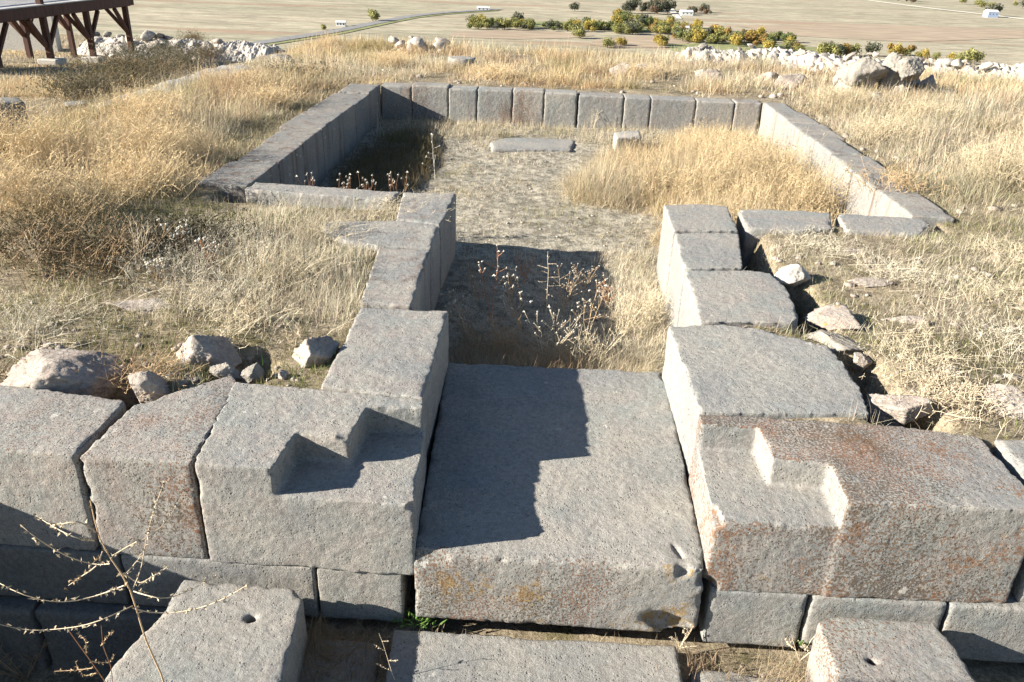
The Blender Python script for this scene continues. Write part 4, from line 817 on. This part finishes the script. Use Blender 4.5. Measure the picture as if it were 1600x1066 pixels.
for i, (x, y, h, l) in enumerate([(.85, 8.0, .30, "feathery golden bush at the left end of the room's golden mound"), (1.25, 7.2, .42, "feathery golden bush at the front of the room's golden mound"), (1.75, 7.6, .50, "tallest feathery golden bush in the middle of the room's mound"), (2.1, 7.0, .42, "feathery golden bush pressed against the sunlit right wall"), (1.4, 8.6, .38, "feathery golden bush at the back of the room's mound"), (1.95, 8.8, .36, "feathery golden bush near the far right corner of the room"), (1.2, 6.2, .34, "feathery golden bush behind the brownish top jamb block"), (1.9, 6.15, .32, "feathery golden bush behind the right sill block"),
      (-3.3, 6.3, .38, "feathery golden bush in the left field, nearest to the room wall"), (-4.1, 6.0, .44, "feathery golden bush in the left field above the dark scrub"), (-4.8, 6.3, .38, "feathery golden bush at the left edge of the field"), (-3.8, 7.4, .36, "feathery golden bush midway up the left field"), (-4.1, 7.9, .22, "feathery golden bush before the ditch kerb"), (-3.0, 5.4, .30, "feathery golden bush just left of the long sill block"), (-3.5, 4.9, .34, "feathery golden bush behind the dark tangled scrub"),
      (3.6, 6.9, .32, "feathery pale bush on the right field beside the wall"), (4.4, 7.6, .36, "feathery pale bush out in the right field"), (5.2, 8.8, .34, "feathery pale bush at the right edge, far field"), (3.2, 8.4, .26, "feathery pale bush behind the middle of the right wall"), (4.0, 9.6, .28, "feathery pale bush before the boulder heap"), (3.9, 6.2, .26, "feathery pale bush nearest the sill blocks, right field"), (5.0, 7.2, .32, "feathery pale bush by the right edge, middle of the field"), (4.6, 6.0, .24, "feathery pale bush low at the right edge"), (5.9, 10.2, .3, "feathery pale bush near the right rim rubble"), (3.4, 10.6, .24, "feathery pale bush just beyond the room's far right corner"),
      (1.5, 7.9, .46, "feathery golden bush beside the tallest one in the room"), (2.05, 7.9, .44, "feathery golden bush touching the right wall's widest block"), (1.6, 6.7, .40, "feathery golden bush in front of the room's mound, middle"), (.95, 7.4, .32, "feathery golden bush at the mound's left front"), (1.7, 9.3, .30, "feathery golden bush below the far wall's cracked block"), (-5.4, 6.7, .3, "feathery golden bush far out at the left edge"), (-3.2, 8.8, .26, "feathery golden bush beside the far half of the left wall"), (-3.9, 9.6, .26, "feathery golden bush between the left wall and kerb"), (-1.0, 11.6, .2, "feathery golden bush behind the far wall, left of centre"), (1.2, 12.4, .22, "feathery golden bush between the paired boulders and far wall"), (-2.6, 12.6, .22, "feathery golden bush left of the round column base")]):
    g = (GOLD*1.1 if x < 0 else GOLD*.9) if x < 3 else mixc(GOLD[None], PALE[None], np.array([.4]))[0]*.84
    o = D.objects; p_ = np.array([x, y, float(Hs(x, y)[0])]); u_, v_ = [float(q[0]) for q in proj(np.array([x]), np.array([y]), np.array([p_[2]]))]
    shrub(l, u_, v_, float(p_[2]), h, .34, 230, 400+i, g, (g*1.05, .012), 900, name="golden_bush", r=.0017, sub=3, cat="bush")
for i, (x, y, h, l) in enumerate([(-1.75, 3.6, .15, "straw weed tuft between flat pale stone and jamb"), (-1.45, 4.0, .16, "straw weed tuft beside the rough left jamb block"), (-1.85, 4.3, .15, "straw weed tuft in the middle of the left straw patch"), (-1.5, 4.7, .12, "straw weed tuft below the rounded tongue stone"), (-2.1, 3.9, .14, "straw weed tuft at the straw patch's left side"), (-1.5, 3.3, .13, "straw weed tuft behind the upright pinkish rock"), (-2.4, 3.2, .10, "low straw weed behind the big pinkish rock"),
      (1.6, 3.4, .09, "flattened straw weed behind the grey wedge rock"), (2.1, 3.6, .10, "flattened straw weed in the right field's near part"), (2.4, 4.2, .10, "flattened straw weed beside the middle flush stone"), (1.9, 4.5, .09, "flattened straw weed between flush stone and dark gap"), (2.9, 3.9, .10, "flattened straw weed near the right edge"), (2.2, 3.05, .10, "flattened straw weed above the facade's right crack"), (2.8, 4.9, .10, "flattened straw weed at the right side of the field"), (1.6, 4.9, .08, "flattened straw weed behind the bluish white rock"), (3.3, 5.2, .12, "flattened straw weed below the tapering sill block"), (-1.95, 5.42, .11, "straw weed tuft at the left half of the long sill block"), (-1.5, 5.40, .12, "straw weed tuft hiding the long sill block's near edge"), (-2.4, 5.45, .14, "straw weed tuft at the long sill block's left end"), (-1.15, 5.33, .10, "straw weed tuft in the corner of sill and jamb")]):
    p_ = np.array([x, y, float(Hs(x, y)[0])]); u_, v_ = [float(q[0]) for q in proj(np.array([x]), np.array([y]), np.array([p_[2]]))]; g = STRAW*(.9+.1*(i % 3)) if i % 2 else PALE*.95
    shrub(l, u_, v_, float(p_[2]), h, .26, 110, 500+i, g, (g, .007), 350, name="straw_tuft", r=.0012, sub=3, cat="weed")
shrub("tangle of dry straw stems in the shadowed front of the corridor", 780, 548, -.46, .20, .2, 90, 430, DRY*1.1, (STRAW*.8, .008), 150, r=.0013)
shrub("bright tangle of straw stems at the corridor's front, middle", 890, 556, -.46, .20, .2, 90, 431, STRAW*.9, (STRAW, .008), 150, r=.0013)
shrub("bushy straw clump leaning on the right corridor wall", 1000, 500, -.48, .24, .2, 120, 432, STRAW, (PALE, .008), 250, r=.0013)
shrub("brown dried tangle between two pale rocks behind the wedge block", 235, 592, -.03, .10, .16, 90, 132, DRY*1.1, (BROWN, .008), 150, r=.0013)
shrub("dry golden tangle at the left end of the big pinkish rock", 30, 575, -.03, .10, .14, 60, 133, BONE*.9, (STRAW, .008), 100, r=.0013)
shrub("straw tangle beside the whitish rock at the right edge", 1500, 640, -.03, .10, .18, 90, 134, BONE, (STRAW, .008), 200, r=.0014)
shrub("straw tangle behind the pinkish rock by the right front block", 1460, 615, -.03, .10, .18, 90, 135, BONE*.9, (STRAW, .008), 200, r=.0014)
shrub("brownish scrub patch in the right field behind the sill blocks", 1400, 300, -.04, .2, .3, 80, 130, DRY, (OLIVE, .012), 300)
shrub("dark olive scrub tuft in the golden grass left of the room", 465, 122, -.04, .22, .4, 90, 131, DRY*.8, (DOL*1.4, .02), 600, r=.004)

# ------------------------------------------------------------------ wooden platform
def boxm(bm, a, b, wx, wz, up=(0, 0, 1)):
    a, b = Vector(a), Vector(b); d = (b-a); L = d.length; d.normalize(); u = Vector(up); s = d.cross(u); s.normalize(); u = s.cross(d)
    v = [bm.verts.new(c+s*wx*.5*i+u*wz*.5*j) for c in (a, b) for i, j in ((-1, -1), (1, -1), (1, 1), (-1, 1))]
    for f in ((3, 2, 1, 0), (4, 5, 6, 7), (0, 1, 5, 4), (1, 2, 6, 5), (2, 3, 7, 6), (3, 0, 4, 7)): bm.faces.new([v[i] for i in f])
def beam(name, segs, mat, parent, bevel=.008):
    bm = bmesh.new()
    for s in segs: boxm(bm, *s)
    bmesh.ops.bevel(bm, geom=bm.edges[:], offset=bevel, segments=1, affect='EDGES')
    bmesh.ops.recalc_face_normals(bm, faces=bm.faces[:])
    me = D.meshes.new(name); bm.to_mesh(me); bm.free(); o = link(name, me, M[mat], parent)
    if parent is not None: me.transform(Matrix.Translation(-Vector(parent.location)))
    return o
def zat(u, v, X, Y):                            # height on the upright line X, Y that a sight line at row v meets
    lo, hi = -6, 3
    for _ in range(50):
        m = (lo+hi)/2; q = np.array([X, Y, m])-CP; vv = 533+F*(q@dn)/(q@fw)
        if vv > v: lo = m
        else: hi = m
    return lo
PX, PB = -16.0, -18.25; PY = [26.0, 28.5, 31.2]; BZ = zat(60, 27, PX, PY[0])
root = empty("wooden_platform", (PX, 26, -2.1)); tag(root, "brown timber viewing platform with pale deck and braced posts, top left", "platform")
DZ = BZ+.34; PYS = [23.4]+PY
for Y in PYS:
    for X in (PX, PB):
        zt = DZ+1.0 if (X == PX and Y <= 26.1) else BZ+.02; g = float(Hs(X, Y)[0])
        p = beam("post", [((X, Y, g-.1), (X, Y, zt), .17, .17, (0, 1, 0))], 'wood', root)
        for sy in (-1, 1):
            if Y+sy*.9 > 31.5: continue
            beam("brace", [((X, Y+sy*.07, BZ-.85), (X, Y+sy*.78, BZ-.02), .10, .12, (1, 0, 0))], 'wood', root, .005)
    if True:
        for X in (PX, PB): beam("brace", [((X-.07, Y, BZ-.85), (X-.78, Y, BZ-.02), .10, .12, (0, 1, 0))], 'wood', root, .005)
for X in (PX, PB): beam("beam", [((X, 20, BZ+.11), (X, 31.5, BZ+.11), .16, .22)], 'wood', root)
beam("rim_board", [((PX+.14, 20, BZ+.2), (PX+.14, 31.62, BZ+.2), .05, .34)], 'wood', root)
beam("rim_board", [((PX+.14, 31.62, BZ+.2), (-18.7, 31.62, BZ+.2), .05, .34)], 'wood', root)
beam("deck_boards", [((PX-.0+.1-.145*i, 20, DZ+.02), (PX+.1-.145*i, 31.55, DZ+.02), .137, .03) for i in range(19)], 'deck', root, .002)
beam("railing", [((-18.4, 20, DZ+.95), (-18.4, 31, DZ+.95), .08, .08), ((-18.4, 20, DZ+.15), (-18.4, 31, DZ+.15), .06, .06)]+[((-18.4, 20+.16*i, DZ+.1), (-18.4, 20+.16*i, DZ+.95), .05, .05, (1, 0, 0)) for i in range(69)], 'wood', root, .003)
for X, Y, l in ((PX, PY[0], "concrete footing under the platform's nearest post"), (PX, PY[1], "concrete footing under the platform's middle post"), (PX, PY[2], "concrete footing under the platform's farthest front post")):
    g = float(Hs(X, Y)[0]); o = beam("concrete_footing", [((X+.02, Y-.3, g+.02), (X+.02, Y+.3, g+.02), .62, .36)], 'concrete', None, .03); tag(o, l, "footing")
p = at(30, 70, -2.3); beam("dark_wall", [((-27, 34.4, -2.3), (-20.9, 34.8, -2.3), .4, 1.7)], 'concrete', None); tag(D.objects["dark_wall"], "low grey wall in shade behind the platform", "wall")

# ------------------------------------------------------------------ the plain below
ZV = -65
def sheet(name, pix, mat, lift, label=None):
    P = [at(u, v, ZV) for u, v in pix]; me = D.meshes.new(name); me.from_pydata([(q[0], q[1], ZV+lift) for q in P], [], [list(range(len(P)))]); me.update(); o = link(name, me, M[mat]); tag(o, kind='structure'); return o
def strip(name, pix, wid, mat, lift):
    P = np.array([at(u, v, ZV)[:2] for u, v in pix]); P = smooth_line(np.c_[P, P[:, 0]*0], 40)[:, :2]; T = np.gradient(P, axis=0); T /= np.linalg.norm(T, axis=1)[:, None]; N = np.c_[-T[:, 1], T[:, 0]]
    w_ = np.interp(np.linspace(0, 1, 40), np.linspace(0, 1, len(np.atleast_1d(wid))), np.atleast_1d(wid)) if np.size(wid) > 1 else wid
    V = np.concatenate([np.c_[P+N*np.reshape(w_, (-1, 1))/2, np.full(40, ZV+lift)], np.c_[P-N*np.reshape(w_, (-1, 1))/2, np.full(40, ZV+lift)]]); i = np.arange(39)
    o = link(name, npmesh(name, V, None, np.stack([i, i+1, i+41, i+40], -1)), M[mat]); tag(o, kind='structure'); return o
sheet("ploughed_field", [(712, 50), (790, 47), (870, 50), (930, 56), (890, 60), (800, 62), (700, 58)], 'plough', .25)
sheet("ploughed_field", [(930, 62), (1010, 56), (1090, 62), (1060, 74), (960, 76), (920, 70)], 'plough', .25)
sheet("ploughed_field", [(1150, 40), (1350, 38), (1600, 46), (1600, 60), (1420, 66), (1230, 56)], 'plough', .25)
sheet("meadow", [(1040, 70), (1180, 66), (1290, 76), (1330, 88), (1200, 90), (1050, 80)], 'meadow', .27)
sheet("meadow", [(760, 34), (900, 34), (1010, 38), (1080, 44), (1010, 50), (880, 44), (760, 41)], 'meadow', .27)
strip("road", [(380, 72), (450, 61), (520, 50), (570, 40), (610, 32), (650, 25), (700, 20), (780, 15)], 13, 'asphalt', .6)
strip("road_verge", [(385, 76), (455, 65), (525, 54), (575, 43.5), (615, 35), (655, 27.5), (705, 22), (780, 17)], 6, 'meadow', .4)
strip("farm_track", [(1335, -2), (1380, 4), (1450, 13), (1520, 21), (1620, 33)], 14, 'track', .6)
strip("farm_track", [(1005, -6), (1030, 4), (1045, 12), (1052, 20), (1060, 30)], 8, 'track', .6)
def crown_mesh(name, seed, col, n=700, lob=8):
    rg = np.random.default_rng(seed); cs = np.c_[rg.uniform(-.42, .42, lob), rg.uniform(-.42, .42, lob), rg.uniform(.42, .85, lob)*1.0]; rs = rg.uniform(.30, .48, lob)
    i = rg.integers(0, lob, n); d = rg.normal(size=(n, 3)); d /= np.linalg.norm(d, axis=1)[:, None]; P = cs[i]+d*(rs[i]*rg.uniform(.5, 1.05, n))[:, None]; P[:, 2] = np.maximum(P[:, 2], .08)
    e = rg.normal(size=(n, 3)); e /= np.linalg.norm(e, axis=1)[:, None]; f = np.cross(d, e); f /= np.linalg.norm(f, axis=1)[:, None]; l = rg.uniform(.05, .10, n)[:, None]
    V = np.stack([P-e*l, P+f*l*.7, P+e*l, P-f*l*.7], 1).reshape(-1, 3); Qd = np.arange(n*4).reshape(-1, 4)
    cc = np.clip(col*(1+rg.normal(0, .22, (n, 1)))*(.8+.4*rg.uniform(0, 1, lob)[i][:, None]), .01, .9); v2, t2, q2, c2 = tubes([np.array([[0, 0, 0], [0, .02, .3], [.03, 0, .6]])], .05, .025, np.array([.12, .09, .06]), 4, 1, 5)
    me = npmesh(name, np.concatenate([V, v2]), None, np.concatenate([Qd, q2+len(V)]), np.concatenate([np.repeat(cc, 4, 0), c2])); me.materials.append(M['leaf']); return me
TC = {'green': np.array([.125, .15, .055]), 'yellow': np.array([.36, .28, .07]), 'orange': np.array([.29, .19, .06]), 'olive': np.array([.23, .225, .08]), 'dark': np.array([.10, .105, .07]), 'brown': np.array([.17, .12, .08])}
TP = {k: [crown_mesh("orchard_tree", 300+j+10*i, c) for j in range(3)] for i, (k, c) in enumerate(TC.items())}
TL = {'green': "small green tree in the orchard belt on the plain", 'yellow': "yellow autumn tree in the orchard belt on the plain", 'orange': "orange autumn tree in the orchard belt on the plain", 'olive': "olive green tree in the orchard belt on the plain", 'dark': "dark tree in the orchard belt on the plain", 'brown': "bare brownish tree in the orchard belt on the plain"}
rgt = random.Random(5)
def tree(u, v, h, kind, label=None, wide=1.0):
    p = at(u, v, ZV); o = D.objects.new("orchard_tree", rgt.choice(TP[kind])); C.objects.link(o); o.location = (p[0], p[1], ZV); o.scale = (h*wide*.95, h*wide*.95, h*rgt.uniform(.85, 1.1)); o.rotation_euler = (0, 0, rgt.uniform(0, 6.3))
    tag(o, label or TL[kind], "tree", None if label else "%s orchard trees on the plain" % kind)
def belt(n, path, wv, h, kinds):
    for i in range(n):
        f = rgt.uniform(0, len(path)-1.001); k = int(f); f -= k; u = path[k][0]*(1-f)+path[k+1][0]*f; v = path[k][1]*(1-f)+path[k+1][1]*f
        tree(u+rgt.uniform(-4, 4), v+rgt.uniform(-wv, wv), h*rgt.uniform(.6, 1.25), rgt.choice(kinds))
belt(80, [(735, 42), (830, 44), (930, 47), (1000, 53)], 4, 6.5, ['green', 'olive', 'olive', 'dark', 'yellow'])
belt(112, [(960, 33), (1010, 44), (1080, 58), (1160, 68), (1235, 72)], 9, 7.5, ['green', 'green', 'olive', 'yellow', 'orange', 'olive', 'dark'])
belt(20, [(1020, 38), (1100, 48), (1180, 62), (1240, 68)], 4, 6.5, ['yellow', 'orange', 'olive'])
belt(14, [(1235, 82), (1290, 86), (1335, 88)], 3, 7.5, ['olive', 'green', 'dark', 'brown', 'orange'])
belt(16, [(1385, 84), (1440, 90), (1500, 97)], 2, 6, ['yellow', 'orange', 'yellow', 'olive'])
belt(12, [(935, 73), (975, 72), (1040, 72)], 3, 5.5, ['yellow', 'olive', 'brown'])
belt(14, [(980, 20), (1010, 18), (1045, 22)], 3, 13, ['dark', 'dark', 'brown'])
belt(10, [(1065, 18), (1090, 20), (1110, 22)], 3, 7, ['brown', 'dark'])
belt(12, [(1380, -1), (1450, 5), (1530, 9), (1600, 13)], 3, 9, ['dark', 'olive', 'brown'])
for u, v, h, k, l in [(583, 33, 9, 'olive', "lone yellowish tree beside the road bend"), (898, 18, 10, 'dark', "lone dark grey tree in the far fields"), (810, 38, 9, 'dark', "dark tree standing out of the orchard's left part"), (740, 42, 9, 'olive', "olive tree at the orchard belt's left end"), (1030, 72, 8, 'yellow', "round yellow tree in front of the orchard"), (905, 60, 9, 'olive', "yellow green bush at the ploughed field's corner"), (1362, 88, 8, 'dark', "solitary round dark tree beyond the boulder heap"), (1520, 101, 9, 'olive', "round olive bush beyond the white rubble at right"), (1552, 25, 16, 'dark', "tall dark tree beside the white and blue house"), (505, 47, 4, 'olive', "small bush on the road's near side")]:
    tree(u, v, h, k, l, 1.1)
def house(label, u, v, wd, dp, h, mat, name="house", rot=.1, roof='tin'):
    p = at(u, v, ZV); r = empty(name, (p[0], p[1], ZV)); r.rotation_euler = (0, 0, rot); tag(r, label, "house")
    def pm(nm, fn, m):
        bm = bmesh.new(); fn(bm); bmesh.ops.recalc_face_normals(bm, faces=bm.faces[:]); me = D.meshes.new(nm); bm.to_mesh(me); bm.free(); return link(nm, me, M[m], r)
    pm("wall", lambda b: boxm(b, (-wd/2, 0, h/2), (wd/2, 0, h/2), dp, h), mat)
    def rf(b):
        e = .4; q = [(-wd/2-e, -dp/2-e, h+.02), (wd/2+e, -dp/2-e, h+.02), (wd/2+e, dp/2+e, h+.02), (-wd/2-e, dp/2+e, h+.02), (-wd/2-e, 0, h+dp*.22), (wd/2+e, 0, h+dp*.22)]; v = [b.verts.new(x) for x in q]
        for f in ((0, 1, 5, 4), (2, 3, 4, 5), (0, 4, 3), (1, 2, 5), (3, 2, 1, 0)): b.faces.new([v[i] for i in f])
    pm("roof", rf, roof)
    for i in range(3): x = -wd*.32+wd*.32*i; pm("window", lambda b: boxm(b, (x-.6, -dp/2-.03, h*.6), (x+.6, -dp/2-.03, h*.6), .12, 1.3), 'glass')
house("white house with a blue side on the plain at top right", 1547, 27, 15, 12, 7, 'bluewall', roof='whitewall')
house("white farmhouse among bare trees behind the orchard", 1072, 24, 14, 9, 4, 'whitewall')
house("tiny white hut inside the orchard belt", 1068, 48, 9, 6, 3, 'whitewall')
house("pale shed with tin roof beside the road", 533, 41, 8, 6, 3.2, 'whitewall', "shed")
house("pale low building in the far fields beyond the road", 755, 16, 14, 7, 2.5, 'whitewall', "shed")
